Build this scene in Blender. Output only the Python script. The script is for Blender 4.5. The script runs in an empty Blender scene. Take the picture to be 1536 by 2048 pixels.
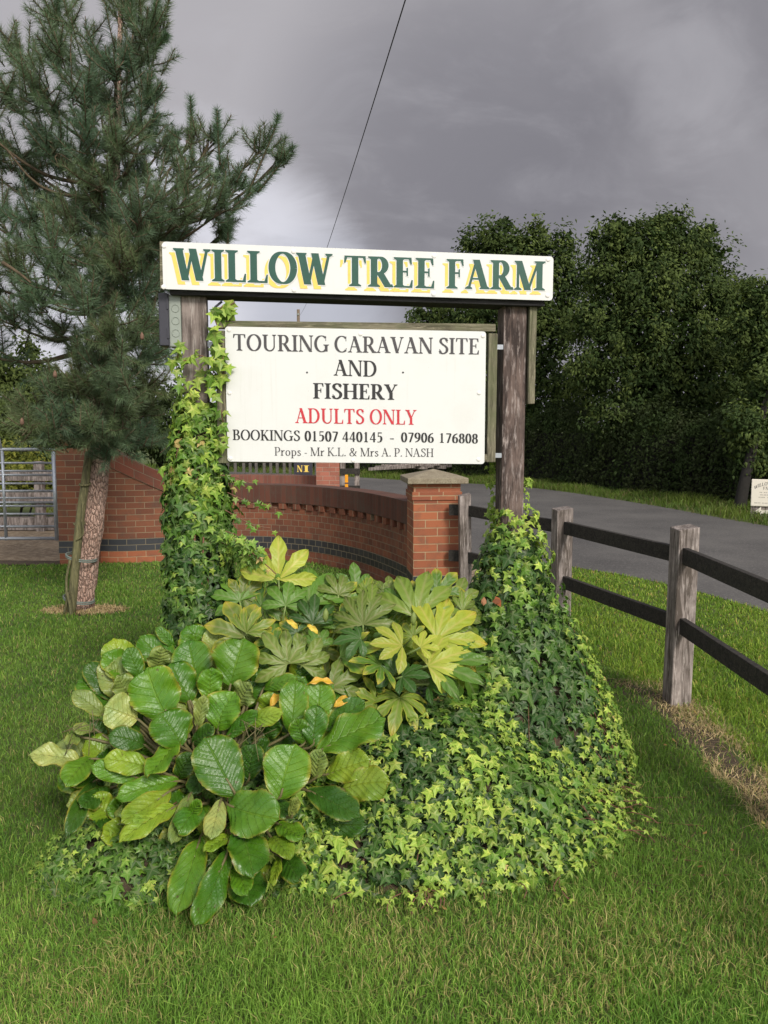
import bpy, math, random
import numpy as np
from mathutils import Vector, Matrix

C = bpy.context.scene.collection
R = math.radians
rng = np.random.default_rng(7)
random.seed(7)

# ------------------------------------------------------------------ camera
F, CAMZ, PITCH = 1657.0, 1.70, R(6.0)
cam = bpy.data.objects.new('camera', bpy.data.cameras.new('camera'))
C.objects.link(cam)
cam.location = (0, 0, CAMZ)
cam.rotation_euler = (R(90) - PITCH, 0, 0)
cam.data.sensor_fit = 'VERTICAL'
cam.data.sensor_height = 36.0
cam.data.lens = 36.0 * F / 2048.0
cam.data.clip_end = 3000
cam.data.clip_start = 0.05
bpy.context.scene.camera = cam
FW = np.array([0, math.cos(PITCH), -math.sin(PITCH)])
UP = np.array([0, math.sin(PITCH), math.cos(PITCH)])
RT = np.array([1.0, 0, 0])
EYE = np.array([0, 0, CAMZ])


def ray(px, py):
    return FW + (px - 768) / F * RT - (py - 1024) / F * UP


def P(px, py, Y):
    """where the sight line of a photo point meets the depth Y"""
    d = ray(px, py)
    return EYE + d * (Y / d[1])


def G(px, py, z=0.0):
    d = ray(px, py)
    return EYE + d * ((z - CAMZ) / d[2])


# ------------------------------------------------------------------ light
SUN_EL, SUN_AZ = R(36), R(152)      # azimuth clockwise from +Y
sc = bpy.context.scene
sc.view_settings.view_transform = 'Standard'
sc.view_settings.look = 'None'
sc.view_settings.gamma = 1.0
sc.view_settings.exposure = 1.0
sc.cycles.max_bounces = 6
sc.cycles.transparent_max_bounces = 6
sc.cycles.use_denoising = True

sd = bpy.data.lights.new('sun', 'SUN')
sd.energy = 1.5
sd.angle = R(14)
sd.color = (1.0, 0.945, 0.84)
sun = bpy.data.objects.new('sun', sd)
C.objects.link(sun)
sv = Vector((math.sin(SUN_AZ) * math.cos(SUN_EL), math.cos(SUN_AZ) * math.cos(SUN_EL), math.sin(SUN_EL)))
sun.rotation_euler = sv.to_track_quat('Z', 'Y').to_euler()
sun.location = (0, -5, 12)


class NT:
    """tiny node-tree writer"""
    def __init__(s, tree):
        s.t = tree
        s.t.nodes.clear()

    def n(s, typ, **kw):
        nd = s.t.nodes.new(typ)
        for k, v in kw.items():
            if k.startswith('_'):
                setattr(nd, k[1:], v)
        for k, v in kw.items():
            if k.startswith('_'):
                continue
            key = k.replace('__', ' ')
            if key.startswith('i') and key[1:].isdigit():
                key = int(key[1:])
            sock = nd.inputs[key]
            if isinstance(v, bpy.types.NodeSocket):
                s.t.links.new(v, sock)
            elif isinstance(v, tuple) and len(v) == 3 and sock.type == 'RGBA':
                sock.default_value = v + (1,)
            else:
                sock.default_value = v
        return nd

    def math(s, op, a, b=0.0, c=None, clamp=False):
        kw = dict(_operation=op, _use_clamp=clamp, i0=a, i1=b)
        if c is not None:
            kw['i2'] = c
        return s.n('ShaderNodeMath', **kw).outputs[0]

    def mix(s, fac, a, b, mode='MIX'):
        nd = s.t.nodes.new('ShaderNodeMix')
        nd.data_type = 'RGBA'
        nd.blend_type = mode
        for i, v in ((0, fac), (6, a), (7, b)):
            if isinstance(v, bpy.types.NodeSocket):
                s.t.links.new(v, nd.inputs[i])
            elif isinstance(v, tuple):
                nd.inputs[i].default_value = v + (1,)
            else:
                nd.inputs[i].default_value = v
        return nd.outputs[2]

    def rng(s, v, a, b, c=0.0, d=1.0, smooth=False):
        nd = s.n('ShaderNodeMapRange', _interpolation_type='SMOOTHSTEP' if smooth else 'LINEAR',
                 i0=v, i1=a, i2=b, i3=c, i4=d)
        return nd.outputs[0]

    def link(s, a, b):
        s.t.links.new(a, b)


# ---- the sky: a clear Nishita sky behind the viewer, a grey rain cloud in front
world = bpy.data.worlds.new('World')
sc.world = world
world.use_nodes = True
w = NT(world.node_tree)
tc = w.n('ShaderNodeTexCoord').outputs['Generated']
sky = w.n('ShaderNodeTexSky', _sky_type='NISHITA', _sun_disc=False)
sky.sun_elevation = SUN_EL
sky.sun_rotation = SUN_AZ
n1 = w.n('ShaderNodeTexNoise', Vector=tc, Scale=2.6, Detail=6.0, Roughness=0.52, Distortion=0.3).outputs[0]
mp = w.n('ShaderNodeMapping', Vector=tc, Scale=(1.0, 1.0, 2.2)).outputs[0]
n2 = w.n('ShaderNodeTexNoise', Vector=mp, Scale=6.0, Detail=7.0, Roughness=0.6, Distortion=0.6).outputs[0]


def sky_dir(px, py):
    d = ray(px, py)
    d = d / np.linalg.norm(d)
    return tuple(float(v) for v in d)


def lobe(px, py, deg_in, deg_out, wob=0.03):
    dt = w.n('ShaderNodeVectorMath', _operation='DOT_PRODUCT', i0=tc, i1=sky_dir(px, py)).outputs['Value']
    dt = w.math('ADD', dt, w.math('MULTIPLY', w.math('SUBTRACT', n2, 0.5), wob))
    return w.rng(dt, math.cos(R(deg_out)), math.cos(R(deg_in)), smooth=True)


cl = w.mix(w.rng(n1, 0.35, 0.68, smooth=True), (1.30, 1.27, 1.42), (1.95, 1.90, 2.06))
cl = w.mix(lobe(150, -150, 6, 34), cl, (2.55, 2.47, 2.62))
cl = w.mix(w.math('MULTIPLY', lobe(900, 330, 3, 14, 0.03), 0.75), cl, (1.18, 1.16, 1.33))
cl = w.mix(lobe(380, 650, 8.4, 13.4, 0.022), cl, (4.1, 4.1, 4.5))
cl = w.mix(w.math('MULTIPLY', lobe(640, 640, 2, 7, 0.006), 0.8), cl, (2.7, 2.8, 3.2))
cl = w.mix(w.math('MULTIPLY', w.rng(n2, 0.4, 0.75, smooth=True), 0.34), cl, (2.9, 2.85, 3.05))
sepn = w.n('ShaderNodeSeparateXYZ', Vector=tc).outputs
back = w.rng(sepn[1], 0.05, -0.45, smooth=True)
skyc = w.mix(0.6, sky.outputs[0], (8.6, 8.2, 7.7))
col = w.mix(back, cl, skyc)
bg = w.n('ShaderNodeBackground', Color=col, Strength=0.088)
w.link(bg.outputs[0], w.n('ShaderNodeOutputWorld').inputs[0])


# ------------------------------------------------------------------ object helpers
def tag(o, label=None, cat=None, group=None, kind=None):
    for k, v in (('label', label), ('category', cat), ('group', group), ('kind', kind)):
        if v:
            o[k] = v
    return o


def thing(name, label, cat, loc=(0, 0, 0), rz=0.0, group=None):
    o = bpy.data.objects.new(name, None)
    C.objects.link(o)
    o.location = loc
    o.rotation_euler = (0, 0, rz)
    return tag(o, label, cat, group)


class MB:
    def __init__(s):
        s.v, s.q, s.t, s.n = [], [], [], 0
        s.cols, s.uvs, s.veins = [], [], []

    def add(s, V, Q=None, T=None, col=None, uv=None, vein=None):
        V = np.asarray(V, float).reshape(-1, 3)
        m = len(V)
        s.v.append(V)
        if Q is not None and len(Q):
            s.q.append(np.asarray(Q, np.int64).reshape(-1, 4) + s.n)
        if T is not None and len(T):
            s.t.append(np.asarray(T, np.int64).reshape(-1, 3) + s.n)
        if col is None:
            col = (0.5, 0.5, 0.5)
        col = np.asarray(col, float)
        s.cols.append(np.broadcast_to(col, (m, 3)) if col.ndim == 1 else col)
        s.uvs.append(np.zeros((m, 2)) if uv is None else np.asarray(uv, float))
        s.veins.append(np.zeros(m) if vein is None else np.asarray(vein, float))
        s.n += m
        return s

    def box(s, c, size, rot=None, jit=0.0, **kw):
        x, y, z = [d / 2 for d in size]
        V = np.array([(-x, -y, -z), (x, -y, -z), (x, y, -z), (-x, y, -z), (-x, -y, z), (x, -y, z), (x, y, z), (-x, y, z)])
        if jit:
            V = V + rng.normal(0, jit, V.shape)
        if rot is not None:
            V = V @ np.array(rot).T
        V = V + np.array(c)
        Q = [(0, 3, 2, 1), (4, 5, 6, 7), (0, 1, 5, 4), (1, 2, 6, 5), (2, 3, 7, 6), (3, 0, 4, 7)]
        return s.add(V, Q, **kw)

    def bar(s, a, b, wid, hei, up=(0, 0, 1), **kw):
        """rectangular bar from a to b; wid across, hei along up"""
        a, b = np.array(a, float), np.array(b, float)
        d = b - a
        L = np.linalg.norm(d)
        d /= L
        x = np.cross(up, d)
        x /= np.linalg.norm(x)
        z = np.cross(d, x)
        return s.box((a + b) / 2, (wid, L, hei), np.stack([x, d, z], 1), **kw)

    def tube(s, pts, rad, k=8, cap=True, **kw):
        pts = np.asarray(pts, float)
        n = len(pts)
        rad = np.broadcast_to(np.asarray(rad, float), (n,))
        d = np.gradient(pts, axis=0)
        d /= np.linalg.norm(d, axis=1)[:, None] + 1e-12
        ref = np.array([0.31, 0.2, 0.93]) if abs(d[0, 2]) < 0.8 else np.array([1.0, 0.1, 0.0])
        a = np.arange(k) * 2 * math.pi / k
        rings = []
        x = np.cross(ref, d[0])
        x /= np.linalg.norm(x)
        for i in range(n):
            x = x - d[i] * (x @ d[i])
            x /= np.linalg.norm(x) + 1e-12
            y = np.cross(d[i], x)
            rings.append(pts[i] + rad[i] * (np.cos(a)[:, None] * x + np.sin(a)[:, None] * y))
        V = np.concatenate(rings)
        i = np.arange(n - 1)[:, None] * k
        j = np.arange(k)[None]
        j2 = (j + 1) % k
        Q = np.stack([i + j, i + j2, i + k + j2, i + k + j], -1).reshape(-1, 4)
        T = None
        if cap:
            V = np.concatenate([V, pts[:1], pts[-1:]])
            c0, c1 = n * k, n * k + 1
            jj = np.arange(k)
            T = np.concatenate([np.stack([np.full(k, c0), (jj + 1) % k, jj], 1),
                                np.stack([np.full(k, c1), (n - 1) * k + jj, (n - 1) * k + (jj + 1) % k], 1)])
        return s.add(V, Q, T, **kw)

    def build(s, name, m, parent=None, smooth=False, bevel=0.0):
        me = bpy.data.meshes.new(name)
        V = np.concatenate(s.v)
        Q = np.concatenate(s.q) if s.q else np.zeros((0, 4), np.int64)
        T = np.concatenate(s.t) if s.t else np.zeros((0, 3), np.int64)
        me.vertices.add(len(V))
        me.vertices.foreach_set('co', V.astype(np.float32).ravel())
        li = np.concatenate([Q.ravel(), T.ravel()]).astype(np.int32)
        me.loops.add(len(li))
        me.loops.foreach_set('vertex_index', li)
        ls = np.concatenate([np.arange(len(Q)) * 4, len(Q) * 4 + np.arange(len(T)) * 3]).astype(np.int32)
        me.polygons.add(len(ls))
        me.polygons.foreach_set('loop_start', ls)
        me.update(calc_edges=True)
        (me.shade_smooth if smooth else me.shade_flat)()
        c = np.concatenate(s.cols)
        a = me.attributes.new('Col', 'FLOAT_COLOR', 'POINT')
        a.data.foreach_set('color', np.concatenate([c, np.ones((len(c), 1))], 1).astype(np.float32).ravel())
        a = me.attributes.new('vein', 'FLOAT', 'POINT')
        a.data.foreach_set('value', np.concatenate(s.veins).astype(np.float32))
        uv = me.uv_layers.new(name='UVMap')
        uv.data.foreach_set('uv', np.concatenate(s.uvs)[li].astype(np.float32).ravel())
        me.materials.append(m)
        o = bpy.data.objects.new(name, me)
        C.objects.link(o)
        if parent is not None:
            o.parent = parent
        if bevel:
            b = o.modifiers.new('bevel', 'BEVEL')
            b.width = bevel
            b.segments = 2
            b.limit_method = 'ANGLE'
        return o


def grid_faces(nu, nv):
    i = np.arange(nv - 1)[:, None] * nu
    j = np.arange(nu - 1)[None]
    return np.stack([i + j, i + j + 1, i + nu + j + 1, i + nu + j], -1).reshape(-1, 4)


def unit(v):
    v = np.asarray(v, float)
    return v / (np.linalg.norm(v, axis=-1, keepdims=True) + 1e-12)


def vnoise(x, y, seed=0):
    """cheap smooth 2-D noise in about -1..1"""
    r = np.random.default_rng(seed)
    t = 0
    for k in range(7):
        a = r.uniform(0, 6.28)
        f = r.uniform(0.5, 1.6)
        t = t + np.sin((x * math.cos(a) + y * math.sin(a)) * f * 2 + r.uniform(0, 6.28))
    return t / 3.2


# ------------------------------------------------------------------ materials
def new_mat(name):
    m = bpy.data.materials.new(name)
    m.use_nodes = True
    return m, NT(m.node_tree)


def out(nt, sh):
    nt.link(sh, nt.n('ShaderNodeOutputMaterial').inputs[0])


def bump(nt, h, strength=0.4, dist=0.01):
    return nt.n('ShaderNodeBump', Height=h, Strength=strength, Distance=dist).outputs[0]


def obj_co(nt, scale=(1, 1, 1)):
    return nt.n('ShaderNodeMapping', Vector=nt.n('ShaderNodeTexCoord').outputs['Object'], Scale=scale).outputs[0]


def wood(name, base, dark, light, scale=(40, 40, 3), rough=0.85, stain=None, stain_fac=0.4, bumpst=0.5):
    """weathered sawn timber; grain runs along the long axis named by the small scale"""
    m, t = new_mat(name)
    co = obj_co(t, scale)
    g = t.n('ShaderNodeTexNoise', Vector=co, Scale=1.0, Detail=6.0, Roughness=0.65, Distortion=0.8).outputs[0]
    co2 = obj_co(t, tuple(v * 3 for v in scale))
    g2 = t.n('ShaderNodeTexNoise', Vector=co2, Scale=1.0, Detail=4.0, Roughness=0.7).outputs[0]
    big = t.n('ShaderNodeTexNoise', Vector=obj_co(t), Scale=7.0, Detail=5.0, Roughness=0.6).outputs[0]
    c = t.mix(t.rng(g, 0.41, 0.58), dark, base)
    c = t.mix(t.rng(g2, 0.53, 0.68), c, light)
    if stain:
        c = t.mix(t.math('MULTIPLY', t.rng(big, 0.45, 0.65), stain_fac), c, stain)
    h = t.math('ADD', g, t.math('MULTIPLY', g2, 0.5))
    b = t.n('ShaderNodeBsdfPrincipled', Base__Color=c, Roughness=rough, Normal=bump(t, h, bumpst, 0.006))
    out(t, b.outputs[0])
    return m


def flat(name, col, rough=0.5, metal=0.0, noise=0.08, scale=30.0, dirt=None, dirt_fac=0.3, spec=0.5):
    m, t = new_mat(name)
    co = t.n('ShaderNodeTexCoord').outputs['Object']
    n = t.n('ShaderNodeTexNoise', Vector=co, Scale=scale, Detail=5.0, Roughness=0.6).outputs[0]
    c = t.mix(t.rng(n, 0.3, 0.7), tuple(v * (1 - noise) for v in col), tuple(min(1, v * (1 + noise)) for v in col))
    if dirt:
        n2 = t.n('ShaderNodeTexNoise', Vector=co, Scale=scale * 0.25, Detail=8.0, Roughness=0.7).outputs[0]
        c = t.mix(t.math('MULTIPLY', t.rng(n2, 0.52, 0.75), dirt_fac), c, dirt)
    b = t.n('ShaderNodeBsdfPrincipled', Base__Color=c, Roughness=rough, Metallic=metal, Normal=bump(t, n, 0.1, 0.002))
    b.inputs['Specular IOR Level'].default_value = spec
    out(t, b.outputs[0])
    return m


def foliage(name, rough=0.5, trans=0.25, vein=None, vein_pow=6.0, vein_fac=0.8, tint=(1.3, 1.35, 0.6), spec=0.4, cell=0.0):
    """leaf skin: colour of its own per leaf, a vein line, some light let through"""
    m, t = new_mat(name)
    c = t.n('ShaderNodeAttribute', _attribute_name='Col').outputs['Color']
    nrm = None
    if cell:
        nz = t.n('ShaderNodeTexNoise', Vector=t.n('ShaderNodeTexCoord').outputs['Object'], Scale=cell, Detail=4.0).outputs[0]
        c = t.mix(t.rng(nz, 0.35, 0.7, 0.0, 0.35), c, t.mix(1.0, c, (1.45, 1.3, 1.0), 'MULTIPLY'))
        nrm = bump(t, nz, 0.25, 0.004)
    if vein:
        v = t.n('ShaderNodeAttribute', _attribute_name='vein').outputs['Fac']
        v = t.math('MULTIPLY', t.math('POWER', v, vein_pow), vein_fac)
        c = t.mix(v, c, t.mix(0.5, t.mix(1.0, c, vein, 'MULTIPLY'), tuple(0.05 * x for x in vein)))
    kw = {} if nrm is None else {'Normal': nrm}
    b = t.n('ShaderNodeBsdfPrincipled', Base__Color=c, Roughness=rough, **kw)
    b.inputs['Specular IOR Level'].default_value = spec
    if trans > 0:
        tr = t.n('ShaderNodeBsdfTranslucent', Color=t.mix(1.0, c, tint, 'MULTIPLY'))
        out(t, t.n('ShaderNodeMixShader', i0=trans, i1=b.outputs[0], i2=tr.outputs[0]).outputs[0])
    else:
        out(t, b.outputs[0])
    return m


def brick(name, c1, c2, mortar, bw, rh, offset=0.5, stain=(0.08, 0.06, 0.045), stain_fac=0.5, msize=0.0045, rough=0.85, pale=0.25):
    """laid bricks over UVs measured in metres"""
    m, t = new_mat(name)
    uv = t.n('ShaderNodeTexCoord').outputs['UV']
    br = t.n('ShaderNodeTexBrick', _offset=offset, Vector=uv, Color1=c1, Color2=c2, Mortar=mortar, Scale=1.0,
             Mortar__Size=msize, Mortar__Smooth=0.25, Bias=0.0, Brick__Width=bw, Row__Height=rh)
    nz = t.n('ShaderNodeTexNoise', Vector=uv, Scale=9.0, Detail=6.0, Roughness=0.65).outputs[0]
    nf = t.n('ShaderNodeTexNoise', Vector=uv, Scale=90.0, Detail=4.0, Roughness=0.7).outputs[0]
    nb = t.n('ShaderNodeTexNoise', Vector=uv, Scale=2.2, Detail=6.0, Roughness=0.6).outputs[0]
    c = t.mix(t.math('MULTIPLY', t.rng(nz, 0.5, 0.75), stain_fac), br.outputs['Color'], stain)
    c = t.mix(t.math('MULTIPLY', t.rng(nb, 0.5, 0.72), stain_fac * 0.8), c, stain)
    c = t.mix(t.math('MULTIPLY', t.rng(nf, 0.55, 0.8), pale), c, (0.40, 0.29, 0.18))
    h = t.math('SUBTRACT', t.math('MULTIPLY', nf, 0.3), br.outputs['Fac'])
    b = t.n('ShaderNodeBsdfPrincipled', Base__Color=c, Roughness=rough, Normal=bump(t, h, 0.6, 0.006))
    out(t, b.outputs[0])
    return m


def ground_mat(name, cols, scale=3.0, fine=60.0, rough=0.95, bst=0.6):
    m, t = new_mat(name)
    co = t.n('ShaderNodeTexCoord').outputs['Object']
    a = t.n('ShaderNodeTexNoise', Vector=co, Scale=scale, Detail=7.0, Roughness=0.65).outputs[0]
    b = t.n('ShaderNodeTexNoise', Vector=co, Scale=fine, Detail=5.0, Roughness=0.75).outputs[0]
    c = t.mix(t.rng(a, 0.35, 0.65), cols[0], cols[1])
    c = t.mix(t.rng(b, 0.45, 0.7), c, cols[2])
    s = t.n('ShaderNodeBsdfPrincipled', Base__Color=c, Roughness=rough, Normal=bump(t, b, bst, 0.02))
    out(t, s.outputs[0])
    return m


M_SOILGRASS = ground_mat('lawn_ground', [(0.060, 0.095, 0.018), (0.085, 0.115, 0.026), (0.11, 0.10, 0.04)])
M_SOIL = ground_mat('soil', [(0.045, 0.030, 0.018), (0.075, 0.05, 0.03), (0.11, 0.08, 0.05)], 6)
M_GRAVEL = ground_mat('gravel', [(0.15, 0.105, 0.065), (0.26, 0.19, 0.12), (0.42, 0.34, 0.24)], 1.5, 11)


def asphalt():
    m, t = new_mat('asphalt')
    co = t.n('ShaderNodeTexCoord').outputs['Object']
    a = t.n('ShaderNodeTexNoise', Vector=co, Scale=0.6, Detail=6.0, Roughness=0.6).outputs[0]
    f = t.n('ShaderNodeTexVoronoi', Vector=co, Scale=70.0).outputs['Color']
    fg = t.n('ShaderNodeSeparateColor', i0=f).outputs[0]
    n = t.n('ShaderNodeTexNoise', Vector=co, Scale=25.0, Detail=5.0, Roughness=0.7).outputs[0]
    c = t.mix(t.rng(a, 0.35, 0.65), (0.066, 0.062, 0.062), (0.115, 0.108, 0.104))
    c = t.mix(t.rng(fg, 0.7, 1.0, 0.0, 0.55), c, (0.20, 0.19, 0.18))
    c = t.mix(t.rng(n, 0.58, 0.75, 0.0, 0.5), c, (0.04, 0.038, 0.038))
    s = t.n('ShaderNodeBsdfPrincipled', Base__Color=c, Roughness=0.8, Normal=bump(t, fg, 0.5, 0.006))
    out(t, s.outputs[0])
    return m


M_ROAD = asphalt()
M_GRASS = foliage('grass_blade', 0.55, 0.3, tint=(1.2, 1.3, 0.6), spec=0.25)
M_IVY = foliage('ivy_leaf', 0.45, 0.18, vein=(3.4, 2.6, 2.6), vein_pow=9.0, vein_fac=0.7, spec=0.32)
M_TREE_LEAF = foliage('tree_leaf', 0.65, 0.25, spec=0.18)
M_NEEDLE = foliage('pine_needle', 0.5, 0.15, spec=0.35)
M_TWIG = flat('twig', (0.11, 0.075, 0.05), 0.9, noise=0.3, scale=60)
M_IVYSTEM = flat('ivy_stem', (0.16, 0.075, 0.045), 0.8, noise=0.3, scale=60)
M_STALK = flat('leaf_stalk', (0.16, 0.22, 0.06), 0.5, noise=0.2, scale=40)
M_BERGSTEM = flat('bergenia_stem', (0.14, 0.12, 0.05), 0.6, noise=0.3, scale=40)

M_POST = wood('purple_grey_timber', (0.27, 0.22, 0.20), (0.10, 0.075, 0.066), (0.40, 0.35, 0.325), (34, 34, 2.6), stain=(0.035, 0.026, 0.024), stain_fac=0.55)
M_POSTDARK = wood('dark_timber_post', (0.150, 0.105, 0.090), (0.032, 0.020, 0.017), (0.36, 0.30, 0.28), (22, 22, 3.0), stain=(0.03, 0.02, 0.018), stain_fac=0.5, bumpst=0.8)
M_BEAM = wood('black_beam', (0.022, 0.020, 0.021), (0.010, 0.009, 0.010), (0.045, 0.042, 0.045), (3, 40, 40))
M_FRAME = wood('green_weathered_timber', (0.19, 0.17, 0.115), (0.075, 0.065, 0.04), (0.34, 0.30, 0.21), (4, 60, 60), stain=(0.10, 0.115, 0.05), stain_fac=0.65)
M_FRAMEV = wood('green_weathered_timber_upright', (0.19, 0.17, 0.115), (0.075, 0.065, 0.04), (0.34, 0.30, 0.21), (60, 60, 4), stain=(0.10, 0.115, 0.05), stain_fac=0.65)
M_RAIL = wood('tarred_rail', (0.030, 0.025, 0.021), (0.012, 0.010, 0.009), (0.06, 0.05, 0.04), (30, 30, 30), bumpst=0.5)
M_FENCEPOST = wood('weathered_fence_post', (0.32, 0.27, 0.25), (0.09, 0.07, 0.058), (0.48, 0.42, 0.39), (30, 30, 2.5), stain=(0.04, 0.03, 0.024), stain_fac=0.5, bumpst=0.8)
def enamel():
    m, t = new_mat('white_sign_enamel')
    co = t.n('ShaderNodeTexCoord').outputs['Object']
    big = t.n('ShaderNodeTexNoise', Vector=co, Scale=5.0, Detail=7.0, Roughness=0.65).outputs[0]
    run = t.n('ShaderNodeTexNoise', Vector=obj_co(t, (55, 55, 2.2)), Scale=1.0, Detail=4.0, Roughness=0.6).outputs[0]
    spot = t.n('ShaderNodeTexNoise', Vector=co, Scale=75.0, Detail=2.0, Roughness=0.5).outputs[0]
    c = t.mix(t.rng(big, 0.5, 0.75, 0.0, 0.20), (0.715, 0.715, 0.705), (0.56, 0.55, 0.49))
    c = t.mix(t.rng(run, 0.58, 0.78, 0.0, 0.16), c, (0.45, 0.45, 0.38))
    c = t.mix(t.rng(spot, 0.765, 0.80, 0.0, 0.5), c, (0.25, 0.23, 0.18))
    b = t.n('ShaderNodeBsdfPrincipled', Base__Color=c, Roughness=0.32, Normal=bump(t, big, 0.05, 0.01))
    out(t, b.outputs[0])
    return m


M_WHITE = enamel()
M_BOLT = flat('bolt_cap', (0.80, 0.77, 0.75), 0.35, noise=0.03)
M_GREEN = flat('green_lettering', (0.012, 0.075, 0.052), 0.4, noise=0.12, scale=50)
M_YELLOW = flat('yellow_lettering', (0.85, 0.60, 0.13), 0.4, noise=0.06)
M_PALEYEL = flat('pale_yellow_lettering', (0.88, 0.72, 0.22), 0.4, noise=0.06)
M_GREYTXT = flat('grey_lettering', (0.055, 0.05, 0.055), 0.45, noise=0.1)
M_BLACKTXT = flat('black_lettering', (0.018, 0.017, 0.019), 0.45, noise=0.1)
M_REDTXT = flat('red_lettering', (0.55, 0.030, 0.045), 0.45, noise=0.08)
M_BOXGREY = flat('grey_plastic', (0.27, 0.30, 0.265), 0.45, noise=0.04)
M_BOXDARK = flat('dark_plastic', (0.035, 0.034, 0.048), 0.5, noise=0.05)
M_STEEL = flat('galvanised_steel', (0.42, 0.45, 0.50), 0.4, 0.55, noise=0.15, scale=25)
M_CAP = ground_mat('cast_stone', [(0.24, 0.20, 0.14), (0.32, 0.28, 0.20), (0.16, 0.12, 0.08)], 14, 70, 0.9, 0.4)
M_BR_ST = brick('red_brick_stretcher', (0.235, 0.082, 0.040), (0.140, 0.048, 0.027), (0.27, 0.20, 0.125), 0.225, 0.075, stain_fac=0.5)
M_BR_HD = brick('red_brick_header', (0.225, 0.074, 0.036), (0.135, 0.042, 0.023), (0.22, 0.16, 0.105), 0.1125, 0.075, stain_fac=0.55)
M_BR_PIL = brick('red_brick_pillar', (0.38, 0.120, 0.052), (0.235, 0.070, 0.036), (0.40, 0.29, 0.17), 0.225, 0.075, stain_fac=0.5)
M_BR_PIL1 = brick('red_brick_corbel', (0.36, 0.085, 0.035), (0.26, 0.058, 0.028), (0.34, 0.24, 0.14), 0.225, 0.075, offset=0.5)
M_BLUE_ST = brick('blue_brick_stretcher', (0.028, 0.03, 0.036), (0.045, 0.047, 0.055), (0.20, 0.165, 0.11), 0.225, 0.075, stain_fac=0.2, pale=0.05, rough=0.5)
M_BLUE_HD = brick('blue_brick_header', (0.022, 0.022, 0.027), (0.038, 0.038, 0.045), (0.20, 0.165, 0.11), 0.1125, 0.075, stain_fac=0.2, pale=0.05, rough=0.5)
M_COPING = brick('brick_on_edge', (0.125, 0.042, 0.026), (0.085, 0.030, 0.02), (0.085, 0.055, 0.038), 0.075, 0.225, offset=0.0, stain_fac=0.8, pale=0.1)
M_COPING_L = brick('brick_course_sloping', (0.19, 0.055, 0.030), (0.13, 0.04, 0.025), (0.20, 0.15, 0.10), 0.225, 0.112, offset=0.5, stain_fac=0.6, pale=0.15)
M_COPING_FAR = brick('brick_on_edge_far', (0.22, 0.08, 0.055), (0.17, 0.058, 0.04), (0.16, 0.11, 0.08), 0.075, 0.225, offset=0.0, stain_fac=0.4)
M_BR_FAR = brick('red_brick_far', (0.36, 0.125, 0.085), (0.26, 0.09, 0.06), (0.33, 0.24, 0.18), 0.225, 0.075, stain_fac=0.5)


def bark_mat():
    m, t = new_mat('pine_bark')
    co = obj_co(t, (1, 1, 0.38))
    v = t.n('ShaderNodeTexVoronoi', _feature='DISTANCE_TO_EDGE', Vector=t.n('ShaderNodeVectorMath', _operation='ADD', i0=co, i1=t.n('ShaderNodeVectorMath', _operation='SCALE', i0=t.n('ShaderNodeTexNoise', Vector=co, Scale=18.0, Detail=4.0).outputs['Color'], Scale=0.06).outputs[0]).outputs[0], Scale=40.0, Randomness=1.0).outputs[0]
    n = t.n('ShaderNodeTexNoise', Vector=co, Scale=38.0, Detail=7.0, Roughness=0.7).outputs[0]
    c = t.mix(t.rng(n, 0.35, 0.66), (0.38, 0.225, 0.17), (0.64, 0.45, 0.375))
    c = t.mix(t.rng(v, 0.0, 0.10), (0.13, 0.08, 0.062), c)
    c = t.mix(t.rng(n, 0.60, 0.70, 0.0, 0.85), c, (0.075, 0.04, 0.03))
    h = t.math('ADD', t.math('MULTIPLY', t.rng(v, 0.0, 0.2), 0.7), n)
    s = t.n('ShaderNodeBsdfPrincipled', Base__Color=c, Roughness=0.9, Normal=bump(t, h, 0.9, 0.02))
    out(t, s.outputs[0])
    return m


M_BARK = bark_mat()
M_LIMB = flat('pine_limb_bark', (0.085, 0.06, 0.035), 0.9, noise=0.35, scale=35)
M_STAKE = wood('mossy_stake', (0.135, 0.125, 0.055), (0.06, 0.055, 0.025), (0.20, 0.18, 0.09), (30, 30, 3))
M_ROPE = flat('blue_grey_twine', (0.16, 0.19, 0.17), 0.8, noise=0.2)
M_TRUNKDARK = flat('dark_tree_bark', (0.014, 0.012, 0.010), 0.95, noise=0.35, scale=20)


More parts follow.
